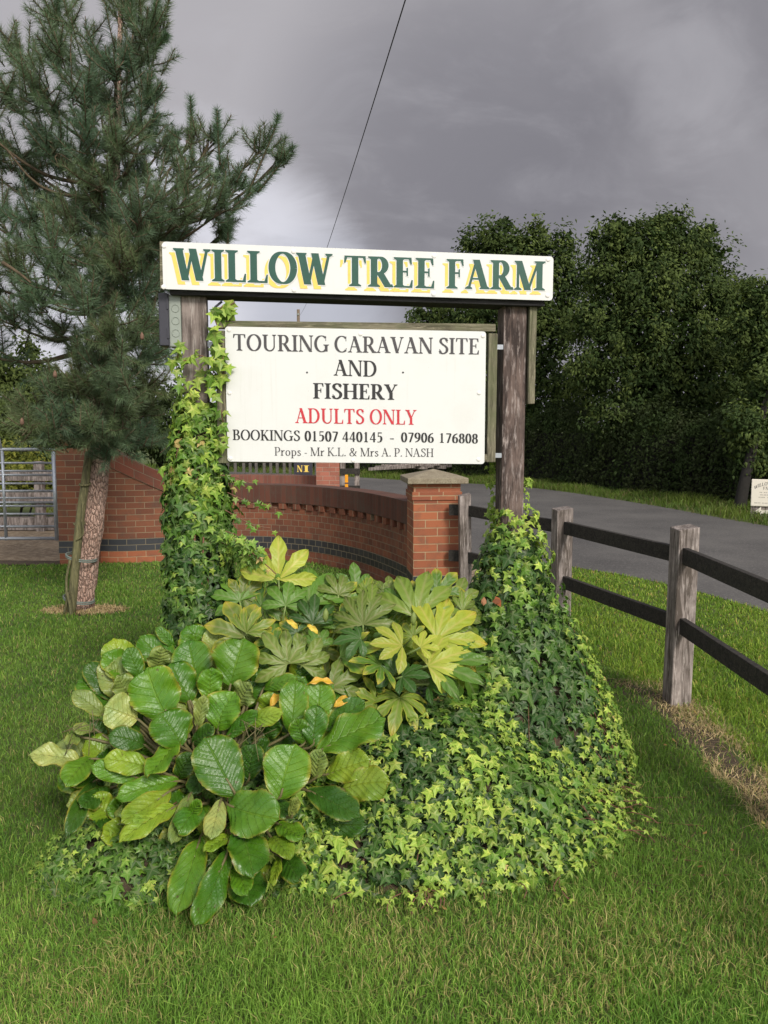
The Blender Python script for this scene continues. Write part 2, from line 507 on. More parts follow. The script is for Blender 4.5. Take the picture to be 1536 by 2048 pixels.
# bergenia skin: network of veins from the leaf's own u,v
def bergenia_mat():
    m, t = new_mat('bergenia_leaf')
    uv = t.n('ShaderNodeTexCoord').outputs['UV']
    s = t.n('ShaderNodeSeparateXYZ', Vector=uv).outputs
    u, v = s[0], s[1]
    au = t.math('ABSOLUTE', u)
    mid = t.rng(au, 0.0, 0.055, 1.0, 0.0)
    side = t.math('SINE', t.math('MULTIPLY', t.math('SUBTRACT', v, t.math('MULTIPLY', au, 0.30)), 46.0))
    side = t.rng(side, 0.80, 1.0)
    c = t.n('ShaderNodeAttribute', _attribute_name='Col').outputs['Color']
    edge = t.n('ShaderNodeAttribute', _attribute_name='vein').outputs['Fac']
    oc = t.n('ShaderNodeTexCoord').outputs['Object']
    nz = t.n('ShaderNodeTexNoise', Vector=oc, Scale=45.0, Detail=4.0, Roughness=0.6).outputs[0]
    nb = t.n('ShaderNodeTexNoise', Vector=oc, Scale=9.0, Detail=4.0, Roughness=0.6).outputs[0]
    ns = t.n('ShaderNodeTexNoise', Vector=oc, Scale=26.0, Detail=3.0, Roughness=0.5).outputs[0]
    c = t.mix(t.rng(nb, 0.35, 0.7), t.mix(1.0, c, (0.75, 0.85, 0.8), 'MULTIPLY'), t.mix(1.0, c, (1.35, 1.15, 1.0), 'MULTIPLY'))
    vn = t.math('MAXIMUM', mid, t.math('MULTIPLY', side, 0.45))
    c = t.mix(t.math('MULTIPLY', vn, 0.55), c, t.mix(0.4, t.mix(1.0, c, (2.2, 1.8, 2.0), 'MULTIPLY'), (0.22, 0.32, 0.09)))
    c = t.mix(t.math('MULTIPLY', t.rng(edge, 0.80, 1.0), t.rng(nb, 0.40, 0.66)), c, (0.33, 0.30, 0.035))
    c = t.mix(t.math('MULTIPLY', t.rng(edge, 0.93, 1.0), t.rng(nz, 0.48, 0.6, 0.0, 0.8)), c, (0.13, 0.035, 0.015))
    c = t.mix(t.rng(ns, 0.70, 0.76, 0.0, 0.85), c, (0.075, 0.035, 0.015))
    h = t.math('SUBTRACT', t.math('MULTIPLY', nz, 0.5), t.math('MULTIPLY', vn, 0.6))
    b = t.n('ShaderNodeBsdfPrincipled', Base__Color=c, Roughness=t.rng(nz, 0.3, 0.7, 0.25, 0.42), Normal=bump(t, h, 0.7, 0.010))
    b.inputs['Specular IOR Level'].default_value = 0.45
    tr = t.n('ShaderNodeBsdfTranslucent', Color=t.mix(1.0, c, (1.3, 1.35, 0.6), 'MULTIPLY'))
    out(t, t.n('ShaderNodeMixShader', i0=0.16, i1=b.outputs[0], i2=tr.outputs[0]).outputs[0])
    return m


M_BERG = bergenia_mat()
M_FATSIA = foliage('fatsia_leaf', 0.42, 0.26, vein=(2.4, 1.9, 2.2), vein_pow=1.6, vein_fac=0.9, cell=14.0, spec=0.36)


# ------------------------------------------------------------------ ground, road
def sheet(name, pts, z, m, kind='structure', label=None):
    """flat polygon in plan, fan of its own outline"""
    me = bpy.data.meshes.new(name)
    me.from_pydata([(p[0], p[1], z) for p in pts], [], [list(range(len(pts)))])
    me.materials.append(m)
    o = bpy.data.objects.new(name, me)
    C.objects.link(o)
    o['kind'] = kind
    return o


g = MB()
g.add([(-900, -400, 0), (900, -400, 0), (900, 1500, 0), (-900, 1500, 0)], [(0, 1, 2, 3)])
tag(g.build('ground', M_SOILGRASS), kind='structure')


def smooth_line(pts, n=60):
    """Catmull-Rom through points"""
    p = np.asarray(pts, float)
    p = np.concatenate([[2 * p[0] - p[1]], p, [2 * p[-1] - p[-2]]])
    res = []
    seg = len(p) - 3
    for k in np.linspace(0, seg - 1e-6, n):
        i = int(k)
        t = k - i
        a, b, c, d = p[i:i + 4]
        res.append(0.5 * ((2 * b) + (-a + c) * t + (2 * a - 5 * b + 4 * c - d) * t * t + (-a + 3 * b - 3 * c + d) * t ** 3))
    return np.array(res)


road_near = smooth_line([(5.6, -6), (4.7, 3.0), (3.47, 7.5), (2.98, 8.8), (2.3, 9.75), (1.65, 10.2), (1.15, 10.1), (0.95, 12.0), (0.2, 14.5), (-0.75, 17.0), (-1.6, 20.0), (-4, 25.5), (-12, 30)], 70)
road_far = smooth_line([(10.6, -6), (9.3, 4), (7.6, 11), (6.46, 13.9), (5.65, 17.6), (4.34, 21.7), (3.0, 23.6), (0.79, 25.3), (-3, 28.6), (-12, 33.5)], 70)
rb = MB()
rb.add(np.concatenate([np.c_[road_near, np.full(70, 0.006)], np.c_[road_far, np.full(70, 0.006)]]),
       [(i, 70 + i, 71 + i, i + 1) for i in range(69)])
tag(rb.build('road', M_ROAD), kind='structure')
# gravel apron of the entrance, between the two brick walls, and the yard behind the gate
sheet('gravel_drive', [(1.05, 8.3), (1.7, 9.9), (1.25, 10.4), (0.95, 12.5), (-0.2, 13.5), (-2.5, 14.6), (-6, 14.5), (-6.0, 11.1), (-3, 11.3), (-0.6, 10.6)], 0.004, M_GRAVEL)
sheet('gravel_yard', [(-3.75, 10.05), (-3.75, 14), (-12, 16.5), (-14, 10.2), (-5.6, 10.0)], 0.008, M_GRAVEL)

sheet('soil_strip', [(-3.9, 9.93), (-3.9, 10.22), (-5.5, 10.30), (-8, 10.22), (-12, 10.4), (-12, 9.85), (-8, 9.92)], 0.012, M_SOIL)
# ------------------------------------------------------------------ serif letters (elliptical pen strokes)
class Glyphs:
    """pen-drawn serif capitals; cap height 1, S stem width, H hairline"""
    def __init__(s, S=0.16, H=0.055):
        s.S, s.H = S, H

    def stroke(s, pts, S=None, H=None, n=None):
        p = np.asarray(pts, float)
        S = s.S if S is None else S
        H = s.H if H is None else H
        d = np.gradient(p, axis=0)
        d /= np.linalg.norm(d, axis=1)[:, None] + 1e-9
        nm = np.c_[-d[:, 1], d[:, 0]]
        hw = np.sqrt((S / 2 * nm[:, 0]) ** 2 + (H / 2 * nm[:, 1]) ** 2)[:, None]
        a, b = p + nm * hw, p - nm * hw
        return [np.array([a[i], b[i], b[i + 1], a[i + 1]]) for i in range(len(p) - 1)]

    def arc(s, cx, cy, rx, ry, a0, a1, n=22, **k):
        a = np.radians(np.linspace(a0, a1, n))
        return s.stroke(np.c_[cx + rx * np.cos(a), cy + ry * np.sin(a)], **k)

    def spl(s, pts, n=26, **k):
        return s.stroke(smooth_line(pts, n), **k)

    def rect(s, x0, y0, x1, y1):
        return [np.array([(x0, y0), (x1, y0), (x1, y1), (x0, y1)])]

    def para(s, x0, x1, w, y0=0.0, y1=1.0):
        """slanting stroke of horizontal width w from x0 at y0 to x1 at y1 (centres)"""
        return [np.array([(x0 - w / 2, y0), (x0 + w / 2, y0), (x1 + w / 2, y1), (x1 - w / 2, y1)])]

    def serif(s, x, y, up, w=None, stem=None):
        """bracketed serif centred at x on the line y; up=1 foot, -1 head"""
        st = s.S if stem is None else stem
        w = st / 2 + 0.085 if w is None else w
        h = s.H * 0.75
        br = 0.05
        return [np.array([(x - w, y), (x + w, y), (x + w, y + up * h), (x - w, y + up * h)])[::up or 1],
                np.array([(x - w * 0.92, y + up * h), (x + w * 0.92, y + up * h), (x + st / 2, y + up * (h + br)), (x - st / 2, y + up * (h + br))])[::up or 1]]

    def stem(s, x, y0=0.0, y1=1.0, foot=True, head=True, w=None):
        w = s.S if w is None else w
        q = s.rect(x - w / 2, y0, x + w / 2, y1)
        if foot:
            q += s.serif(x, y0, 1, stem=w)
        if head:
            q += s.serif(x, y1, -1, stem=w)
        return q

    def armserif(s, x, y, dy, h=None):
        """triangular beak at the end of a horizontal arm"""
        h = abs(dy)
        return [np.array([(x - 0.11, y), (x, y), (x + 0.012, y + dy), (x - 0.03, y + dy)]) if dy > 0 else
                np.array([(x - 0.03, y + dy), (x + 0.012, y + dy), (x, y), (x - 0.11, y)])]

    def g(s, ch):
        S, H = s.S, s.H
        e = 0.085
        x0 = e + S / 2
        st, thin = s.stem, S * 0.42
        if ch == ' ':
            return [], 0.30
        if ch == 'I':
            return st(x0), S + 2 * e
        if ch == 'L':
            return st(x0) + s.rect(x0, 0, 0.60, H) + s.armserif(0.60, 0.0, 0.27), 0.62
        if ch == 'T':
            c = 0.35
            return st(c, head=False) + s.rect(0.02, 1 - H, 0.68, 1) + s.armserif(0.68, 1.0, -0.24) + [q[::-1] * (-1, 1) + (0.70, 0) for q in s.armserif(0.68, 1.0, -0.24)], 0.70
        if ch in 'EF':
            q = st(x0, foot=ch == 'F') + s.rect(x0, 1 - H, 0.56, 1) + s.armserif(0.56, 1.0, -0.23) + s.rect(x0, 0.50, 0.44, 0.50 + H)
            q += [np.array([(0.40, 0.40), (0.45, 0.38), (0.45, 0.67), (0.40, 0.65)])]
            if ch == 'E':
                q += s.serif(x0, 0, 1) + s.rect(x0, 0, 0.59, H) + s.armserif(0.59, 0.0, 0.26)
            return q, 0.60 if ch == 'F' else 0.63
        if ch == 'H':
            x1 = x0 + 0.50
            return st(x0) + st(x1) + s.rect(x0, 0.48, x1, 0.48 + H), x1 + S / 2 + e
        if ch == 'N':
            a, b = e + thin / 2, 0.70
            return (st(a, w=thin, head=False) + s.para(b - S * 0.18, a + S * 0.12, S * 1.12) + s.serif(a - 0.01, 1, -1, stem=thin, w=0.10) + st(b, foot=False, w=thin)), b + thin / 2 + e
        if ch == 'M':
            a, b = e + thin / 2, 0.86
            m = 0.46
            return (st(a, w=thin, head=False) + s.para(m, a + S * 0.1, S * 1.12) + s.serif(a - 0.01, 1, -1, stem=thin, w=0.11)
                    + s.para(m + 0.02, b - S * 0.2, thin) + st(b, head=False) + s.serif(b + 0.01, 1, -1)), b + S / 2 + e
        if ch == 'A':
            return (s.para(0.09, 0.35, thin) + s.para(0.63, 0.34, S * 1.12) + s.serif(0.09, 0, 1, stem=thin, w=0.12) + s.serif(0.63, 0, 1, w=0.17) + s.rect(0.17, 0.32, 0.54, 0.32 + H)), 0.76
        if ch == 'V':
            return s.para(0.37, 0.12, S * 1.12) + s.para(0.38, 0.63, thin) + s.serif(0.12, 1, -1, w=0.16) + s.serif(0.63, 1, -1, stem=thin, w=0.11), 0.74
        if ch == 'W':
            return (s.para(0.31, 0.12, S * 1.1) + s.para(0.33, 0.53, thin) + s.para(0.73, 0.53, S * 1.1) + s.para(0.75, 0.96, thin)
                    + s.serif(0.12, 1, -1, w=0.16) + s.serif(0.96, 1, -1, stem=thin, w=0.11)), 1.06
        if ch == 'Y':
            return (s.para(0.34, 0.11, S * 1.1, 0.44, 1) + s.para(0.36, 0.60, thin, 0.44, 1) + st(0.35, 0, 0.46, head=False)
                    + s.serif(0.11, 1, -1, w=0.15) + s.serif(0.60, 1, -1, stem=thin, w=0.11)), 0.70
        if ch == 'K':
            return (st(x0) + s.para(x0 + S * 0.4, 0.58, thin, 0.40, 1) + s.para(0.64, x0 + S * 0.95, S * 1.15, 0, 0.58)
                    + s.serif(0.59, 1, -1, stem=thin, w=0.12) + s.serif(0.65, 0, 1, w=0.15)), 0.76
        if ch in 'RPB':
            q = st(x0)
            if ch == 'B':
                q += s.rect(x0, 1 - H, 0.34, 1) + s.rect(x0, 0.5, 0.36, 0.5 + H) + s.rect(x0, 0, 0.36, H)
                q += s.arc(0.33, 0.765, 0.17, 0.21, 90, -90) + s.arc(0.35, 0.265, 0.21, 0.237, 90, -90)
                return q, 0.66
            y1 = 0.46 if ch == 'R' else 0.42
            cy, ry = (1 - H / 2 + y1) / 2, (1 - H / 2 - y1) / 2
            q += s.rect(x0, 1 - H, 0.34, 1) + s.rect(x0, y1 - H / 2, 0.34, y1 + H / 2) + s.arc(0.33, cy, 0.21, ry, 90, -90)
            if ch == 'R':
                q += s.para(0.64, 0.37, S * 1.15, 0.0, 0.47) + s.serif(0.66, 0, 1, w=0.13)
                return q, 0.75
            return q, 0.60
        if ch == 'D':
            return st(x0) + s.rect(x0, 1 - H, 0.36, 1) + s.rect(x0, 0, 0.36, H) + s.arc(0.34, 0.5, 0.35, 0.5 - H / 2, 90, -90), 0.80
        if ch == 'O':
            return s.arc(0.41, 0.5, 0.33, 0.5 - H / 2 + 0.012, 0, 360, 44), 0.82
        if ch in 'CG':
            q = s.arc(0.42, 0.5, 0.34, 0.5 - H / 2 + 0.012, 48, 312, 36)
            q += [np.array([(0.635, 0.68), (0.672, 0.68), (0.672, 0.985), (0.645, 0.985)])]
            if ch == 'G':
                q += s.rect(0.60, 0.03, 0.60 + S, 0.44) + s.serif(0.60 + S / 2, 0.46, -1) + [np.array([(0.55, 0.02), (0.62, 0.06), (0.62, 0.12), (0.55, 0.09)])]
                return q, 0.82
            q += [np.array([(0.62, 0.08), (0.66, 0.12), (0.70, 0.25), (0.655, 0.27)])]
            return q, 0.74
        if ch == 'S':
            q = s.spl([(0.50, 0.80), (0.43, 0.93), (0.30, 0.975), (0.155, 0.90), (0.13, 0.74), (0.24, 0.60), (0.40, 0.48), (0.50, 0.34), (0.47, 0.14), (0.31, 0.025), (0.16, 0.06), (0.08, 0.20)], 44, S=S * 0.95, H=H * 1.35)
            q += [np.array([(0.485, 0.70), (0.52, 0.70), (0.52, 0.985), (0.49, 0.985)]), np.array([(0.06, 0.015), (0.09, 0.015), (0.10, 0.30), (0.06, 0.30)])]
            return q, 0.58
        if ch == 'U':
            b = 0.66
            q = s.rect(x0 - S / 2, 0.30, x0 + S / 2, 1) + s.serif(x0, 1, -1) + s.rect(b - thin / 2, 0.30, b + thin / 2, 1) + s.serif(b, 1, -1, stem=thin, w=0.11)
            a = np.radians(np.linspace(180, 360, 26))
            p = np.c_[(x0 + b) / 2 + (b - x0) / 2 * np.cos(a), 0.31 + 0.29 * np.sin(a)]
            hw = np.linspace(S / 2, thin / 2, 26)
            k = np.abs(np.cos(a))
            w2 = np.c_[hw * k ** 1.0 + H * 0.62 * (1 - k)]
            nm = np.c_[np.cos(a), np.sin(a)]
            A, B = p + nm * w2, p - nm * w2
            q += [np.array([A[i], A[i + 1], B[i + 1], B[i]]) for i in range(25)]
            return q, 0.80
        # figures
        if ch == '0':
            return s.arc(0.27, 0.48, 0.19, 0.46, 0, 360, 40), 0.54
        if ch == '1':
            return s.rect(0.27 - S * 0.42, 0, 0.27 + S * 0.42, 0.96) + s.serif(0.27, 0, 1) + [np.array([(0.10, 0.80), (0.27, 0.86), (0.27, 0.96), (0.23, 0.96)])], 0.54
        if ch == '4':
            return s.rect(0.38 - S * 0.42, 0, 0.38 + S * 0.42, 0.96) + s.para(0.06, 0.36, thin, 0.27, 0.96) + s.rect(0.02, 0.23, 0.54, 0.23 + H * 1.3), 0.56
        if ch == '5':
            return s.rect(0.11, 0.86, 0.45, 0.96) + s.rect(0.11, 0.52, 0.11 + thin * 0.8, 0.9) + s.spl([(0.12, 0.56), (0.24, 0.60), (0.38, 0.52), (0.42, 0.31), (0.34, 0.10), (0.20, 0.03), (0.07, 0.05)], 26), 0.54
        if ch == '7':
            return s.rect(0.06, 0.86, 0.50, 0.96) + s.para(0.20, 0.46, S * 0.9, 0, 0.88), 0.54
        if ch in '69':
            q = s.arc(0.27, 0.29, 0.185, 0.27, 0, 360, 34) + s.spl([(0.09, 0.30), (0.11, 0.60), (0.24, 0.82), (0.46, 0.94)], 16)
            if ch == '9':
                q = [p * (-1, -1) + (0.54, 0.96) for p in q]
            return q, 0.54
        if ch == '8':
            return s.arc(0.27, 0.72, 0.155, 0.215, 0, 360, 30) + s.arc(0.27, 0.26, 0.185, 0.245, 0, 360, 34), 0.54
        if ch == '-':
            return s.rect(0.05, 0.27, 0.29, 0.27 + H * 1.5), 0.34
        if ch == '.':
            a = np.radians(np.arange(0, 360, 45))
            p = np.c_[0.12 + 0.075 * np.cos(a), 0.065 + 0.075 * np.sin(a)]
            return [p[[0, 1, 2, 3]], p[[0, 3, 4, 5]], p[[0, 5, 6, 7]]], 0.24
        if ch == '&':
            q = s.spl([(0.74, 0.55), (0.62, 0.28), (0.44, 0.06), (0.25, 0.02), (0.09, 0.16), (0.13, 0.36), (0.33, 0.52), (0.47, 0.68), (0.45, 0.88), (0.34, 0.95), (0.22, 0.88), (0.21, 0.72), (0.33, 0.50), (0.52, 0.22), (0.76, 0.02)], 60)
            return q + s.rect(0.64, 0.52, 0.84, 0.52 + H), 0.88
        # lower case
        if ch == 'r':
            return s.rect(e, 0, e + S, 0.62) + s.serif(e + S / 2, 0, 1) + [np.array([(0.02, 0.55), (e + 0.02, 0.52), (e + 0.02, 0.64), (0.06, 0.62)])] + s.spl([(e + S * 0.7, 0.40), (0.27, 0.55), (0.36, 0.60), (0.41, 0.56)], 14, H=H * 1.8), 0.44
        if ch == 'o':
            return s.arc(0.28, 0.31, 0.20, 0.30, 0, 360, 34), 0.56
        if ch == 'p':
            x = e + S / 2
            return s.rect(x - S / 2, -0.30, x + S / 2, 0.62) + s.serif(x, -0.30, 1) + [np.array([(0.02, 0.55), (e + 0.02, 0.52), (e + 0.02, 0.64), (0.06, 0.62)])] + s.arc(0.30, 0.31, 0.21, 0.30, 130, -130, 30), 0.60
        if ch == 's':
            return s.spl([(0.35, 0.50), (0.27, 0.60), (0.15, 0.58), (0.10, 0.47), (0.20, 0.36), (0.32, 0.26), (0.36, 0.13), (0.24, 0.02), (0.12, 0.04), (0.06, 0.14)], 34, S=S * 0.9, H=H * 1.5), 0.43
        raise KeyError(ch)

    def line(s, text, track=0.03, space=None):
        q, x = [], 0.0
        s.words, wi = [], 0
        for ch in text:
            wi += ch == ' '
            gl, adv = s.g(ch)
            if ch == ' ' and space:
                adv = space
            q += [p + (x, 0) for p in gl]
            s.words += [wi] * len(gl)
            x += adv + track
        return q, x - track


def lettering(mb, quads, x0, x1, zb, zt, y, sx=None, slope=0.0, step=2e-5, warp=None, word=None, words=None):
    """lay quads (unit glyph space, given width 1..) into the plane y, local x,z"""
    allp = np.concatenate(quads)
    a, b = allp[:, 0].min(), allp[:, 0].max()
    for k, p in enumerate(quads):
        if word is not None and words[k] != word:
            continue
        X = x0 + (p[:, 0] - a) / (b - a) * (x1 - x0)
        Z = zb + p[:, 1] * (zt - zb)
        if warp:
            X, Z = warp(X, Z)
        Z = Z + slope * (X - x0)
        V = np.c_[X, np.full(len(X), y - (k % 40) * step), Z]
        ar = np.sum(X * np.roll(Z, -1) - np.roll(X, -1) * Z)
        mb.add(V if ar > 0 else V[::-1], [(0, 1, 2, 3)])


# ------------------------------------------------------------------ the farm sign
YAW = R(5.8)
S0 = np.array([-0.13, 3.9, 0.0])
SU = np.array([math.cos(YAW), math.sin(YAW), 0])
SV = np.array([-math.sin(YAW), math.cos(YAW), 0])


def SL(px, py, c=0.0):
    """photo point -> (x, z) in the sign's own frame on its plane y = c"""
    d = ray(px, py)
    o = EYE - S0
    t = (c - o @ SV) / (d @ SV)
    p = o + t * d
    return float(p @ SU), float(p[2])


def S2W(x, y, z):
    return S0 + SU * x + SV * y + np.array([0, 0, z])


sign = thing('farm_sign', 'timber farm sign with a long white name board over a white notice board', 'sign', tuple(S0), YAW)


def rounded_plate(mb, x0, x1, z0a, z0b, z1a, z1b, y0, y1, r=0.012):
    """plate whose bottom runs z0a->z0b and top z1a->z1b, corners rounded, front at y0"""
    o = []
    for cx, sx, cz, sz, a0 in ((x1, -1, z0b, 1, 270), (x1, -1, z1b, -1, 0), (x0, 1, z1a, -1, 90), (x0, 1, z0a, 1, 180)):
        for a in np.radians(np.linspace(a0, a0 + 90, 6)):
            o.append((cx + sx * r + r * math.cos(a), cz + sz * r + r * math.sin(a)))
    o = np.array(o)
    n = len(o)
    c = o.mean(0)
    V = np.concatenate([np.c_[o[:, 0], np.full(n, y0), o[:, 1]], np.c_[o[:, 0], np.full(n, y1), o[:, 1]], [[c[0], y0, c[1]], [c[0], y1, c[1]]]])
    j = np.arange(n)
    T = np.concatenate([np.stack([np.full(n, 2 * n), j, (j + 1) % n], 1), np.stack([np.full(n, 2 * n + 1), n + (j + 1) % n, n + j], 1)])
    Q = np.stack([j, n + j, n + (j + 1) % n, (j + 1) % n], 1)
    mb.add(V, Q, T)


def bolt(px, py, yplane, parent, r=0.0095):
    x, z = SL(px, py, yplane)
    b = MB()
    b.tube([(x, yplane + 0.001, z), (x, yplane - 0.0015, z), (x, yplane - 0.0035, z), (x, yplane - 0.0042, z)], [r, r, r * 0.72, r * 0.25], 14)
    b.build('bolt', M_BOLT, parent)


# posts
for x, mt, hh in ((-0.737, M_POST, 2.33), (0.758, M_POSTDARK, 2.33)):
    b = MB()
    b.box((x, 0.075, hh / 2 - 0.1), (0.112, 0.115, hh + 0.2), jit=0.002)
    b.build('post', mt, sign, bevel=0.006)
# header: beam behind the name board
HD = [SL(*q, -0.05) for q in ((322, 483), (1107, 513), (1105, 601), (322, 578))]
b = MB()
sl = (HD[1][1] - HD[0][1]) / (HD[1][0] - HD[0][0])
rot = Matrix.Rotation(-math.atan(sl), 3, 'Y')
cz = (HD[0][1] + HD[1][1] + HD[2][1] + HD[3][1]) / 4
b.box((0.025, 0.05, cz - 0.015), (1.72, 0.155, 0.215), np.array(rot))
b.build('header_beam', M_BEAM, sign, bevel=0.004)
b = MB()
b.box((HD[0][0] + 0.003, -0.037, cz + 0.014), (0.022, 0.021, 0.205), np.array(rot))
b.box((0.03, -0.0335, cz), (1.77, 0.013, 0.19), np.array(rot))
b.build('board_batten', M_FRAME, sign)
b = MB()
rounded_plate(b, HD[0][0] + 0.004, HD[1][0], HD[3][1], HD[2][1], HD[0][1], HD[1][1], -0.05, -0.0405, 0.016)
name_board = b.build('name_board', M_WHITE, sign)
gl = Glyphs(0.205, 0.062)
for word, (xa, ya), (xb, yb), (xc, yc) in (('WILLOW', (346, 496), (346, 560), (665, 508)),
                                          ('TREE', (688, 511), (688, 572), (869, 517)),
                                          ('FARM', (893, 518), (893, 577), (1091, 523))):
    q, adv = gl.line(word, 0.035 if word == 'WILLOW' else 0.055)
    x0, zt = SL(xa, ya, -0.05)
    _, zb = SL(xb, yb, -0.05)
    x1, zt2 = SL(xc, yc, -0.05)
    s_ = (zt2 - zt) / (x1 - x0)
    bg_, by_ = MB(), MB()
    lettering(bg_, q, x0, x1, zb, zt, -0.0520, slope=s_)
    dx, dz = SL(xa - 8, ya + 8, -0.05)[0] - x0, SL(xa, ya + 8.5, -0.05)[1] - zt
    lettering(by_, q, x0 + dx, x1 + dx, zb + dz, zt + dz, -0.0508, slope=s_)
    bg_.build('green_lettering', M_GREEN, name_board)
    by_.build('yellow_lettering', M_YELLOW, name_board)
for word, (xa, ya), (xb, yb), (xc, yc) in (('WILLOW', (346, 496), (346, 560), (665, 508)),
                                          ('TREE', (688, 511), (688, 572), (869, 517)),
                                          ('FARM', (893, 518), (893, 577), (1091, 523))):
    # thin white keyline that parts the green letters from their yellow shade
    q, adv = gl.line(word, 0.035 if word == 'WILLOW' else 0.055)
    x0, zt = SL(xa, ya, -0.05)
    _, zb = SL(xb, yb, -0.05)
    x1, zt2 = SL(xc, yc, -0.05)
    s_ = (zt2 - zt) / (x1 - x0)
    grown = []
    for p in q:
        c = p.mean(0)
        dmin = np.maximum(np.ptp(p, axis=0), 0.02)
        grown.append(c + (p - c) * (1 + 0.055 / dmin))
    o = 0.0045
    bw_ = MB()
    lettering(bw_, grown, x0 - o, x1 + o, zb, zt, -0.0514, slope=s_, step=1e-5)
    bw_.build('white_keyline', M_WHITE, name_board)
for px, py in ((328, 492), (327, 574), (587, 503), (588, 580), (868, 512), (867, 588), (1096, 519), (1095, 591)):
    bolt(px, py, -0.05, name_board, 0.0105)

# notice board, in front of the posts' line between them
NB = [SL(*q, -0.03) for q in ((450, 653), (975, 663), (966, 928), (455, 923))]
x0, x1 = (NB[0][0] + NB[3][0]) / 2, (NB[1][0] + NB[2][0]) / 2
b = MB()
rounded_plate(b, x0, x1, NB[3][1], NB[2][1], NB[0][1], NB[1][1], -0.03, -0.024, 0.014)
notice = b.build('notice_board', M_WHITE, sign)
zt_, zb_ = (NB[0][1] + NB[1][1]) / 2, (NB[2][1] + NB[3][1]) / 2
b = MB()
b.box(((x0 + x1) / 2 + 0.006, -0.004, zt_ + 0.014), (x1 - x0 + 0.085, 0.036, 0.036), jit=0.0008)
b.box(((x0 + x1) / 2 + 0.006, -0.012, zb_ + 0.02), (x1 - x0 + 0.02, 0.020, 0.036))
b.build('frame_rail', M_FRAME, sign, bevel=0.003)
for xx in (x0 - 0.022, x1 + 0.036):
    b = MB()
    b.box((xx, -0.004, (zt_ + zb_) / 2 - 0.006), (0.042, 0.036, zt_ - zb_ - 0.012), jit=0.0008)
    b.build('frame_stile', M_FRAMEV, sign, bevel=0.003)
b = MB()
b.box(((x0 + x1) / 2, -0.012, (zt_ + zb_) / 2), (x1 - x0 - 0.02, 0.02, zt_ - zb_ - 0.045))
b.build('backing_board', M_FRAME, sign)
for zz in (zt_ - 0.07, zb_ + 0.03):
    b = MB()
    b.box((0.675, 0.03, zz), (0.06, 0.012, 0.022))
    b.build('bracket', M_STEEL, sign)
    b = MB()
    b.box((-0.655, 0.03, zz), (0.06, 0.012, 0.022))
    b.build('bracket', M_STEEL, sign)

gs = Glyphs(0.155, 0.055)
gh = Glyphs(0.18, 0.06)
gt = Glyphs(0.115, 0.045)
lines = [  # text, first letter top-left, its foot, last letter top-right, pen, material key, tracking, space
    ('TOURING CARAVAN SITE', (466, 668), (466, 701), (958, 677), gs, 'grey', 0.05, 0.22),
    ('AND', (667, 719), (667, 751), (753, 722), gs, 'black', 0.03, 0.3),
    ('FISHERY', (626, 766), (626, 797), (795, 769), gh, 'black', 0.03, 0.3),
    ('ADULTS ONLY', (590, 816), (590, 846), (833, 820), gs, 'red', 0.05, 0.26),
    ('BOOKINGS', (465, 859), (465, 880), (600, 861), gs, 'black', 0.03, 0.3),
    ('01507 440145', (609, 861), (609, 882), (765, 864), gh, 'black', 0.04, 0.26),
    ('-', (780, 864), (780, 884), (788, 864), gh, 'black', 0.04, 0.3),
    ('07906 176808', (802, 864), (802, 884), (956, 867), gh, 'black', 0.06, 0.34),
    ('Props - Mr K.L. & Mrs A. P. NASH', (549, 894), (549, 911), (867, 897), gt, 'grey', 0.045, 0.24),
]
MKEY = {'grey': M_GREYTXT, 'black': M_BLACKTXT, 'red': M_REDTXT}
for tx, a, bb, c_, gg, key, tr, sp in lines:
    q, adv = gg.line(tx, tr, sp)
    xa, zt = SL(*a, -0.03)
    _, zb = SL(*bb, -0.03)
    xb, zt2 = SL(*c_, -0.03)
    for wd_ in sorted(set(gg.words)):
        b = MB()
        lettering(b, q, xa, xb, zb, zt, -0.0312, slope=(zt2 - zt) / (xb - xa), word=wd_, words=list(gg.words))
        b.build(key + '_lettering', MKEY[key], notice)
for px, py in ((614, 745), (806, 745)):        # two old screw holes
    x, z = SL(px, py, -0.03)
    b = MB()
    b.tube([(x, -0.0295, z), (x, -0.0312, z)], [0.0045, 0.0045], 10)
    b.build('screw_hole', M_BLACKTXT, notice)
for px, py in ((458, 660), (721, 668), (966, 672), (459, 786), (958, 786), (461, 917), (706, 921), (957, 919)):
    bolt(px, py, -0.03, notice)
# grooved board edge-on, fixed to the outer side of the right post
b = MB()
for k in range(3):
    b.box((0.838 + 0.0005 * k, 0.02 + 0.042 * k, 2.03), (0.034, 0.041, 0.46), jit=0.001)
b.build('side_board', M_FRAMEV, sign, bevel=0.002)
# grey junction box on the outer side of the left post
b = MB()
b.box((-0.822, 0.05, 2.17), (0.056, 0.08, 0.235))
jb = b.build('junction_box', M_BOXGREY, sign, bevel=0.006)
b = MB()
b.box((-0.871, 0.056, 2.175), (0.042, 0.10, 0.235))
b.build('box_cover', M_BOXDARK, jb, bevel=0.004)
b = MB()
b.box((-0.8475, 0.008, 2.17), (0.004, 0.004, 0.235))
for zz in (2.115, 2.245):
    b.box((-0.852, 0.004, zz), (0.008, 0.006, 0.05))
b.build('box_seam', M_BOXDARK, jb)
for zz in (2.115, 2.17, 2.225):
    b = MB()
    a = np.radians(np.linspace(0, 360, 25))
    b.tube(np.c_[-0.818 + 0.0165 * np.cos(a), np.full(25, 0.0095), zz + 0.0165 * np.sin(a)], 0.0022, 6, cap=False)
    b.build('knockout', M_BOXGREY, jb, smooth=True)
b = MB()
b.tube([(-0.66, 0.02, 2.20), (-0.64, 0.02, 2.235), (-0.61, 0.02, 2.26)], 0.006, 6)
b.build('cable', M_BOXDARK, sign, smooth=True)


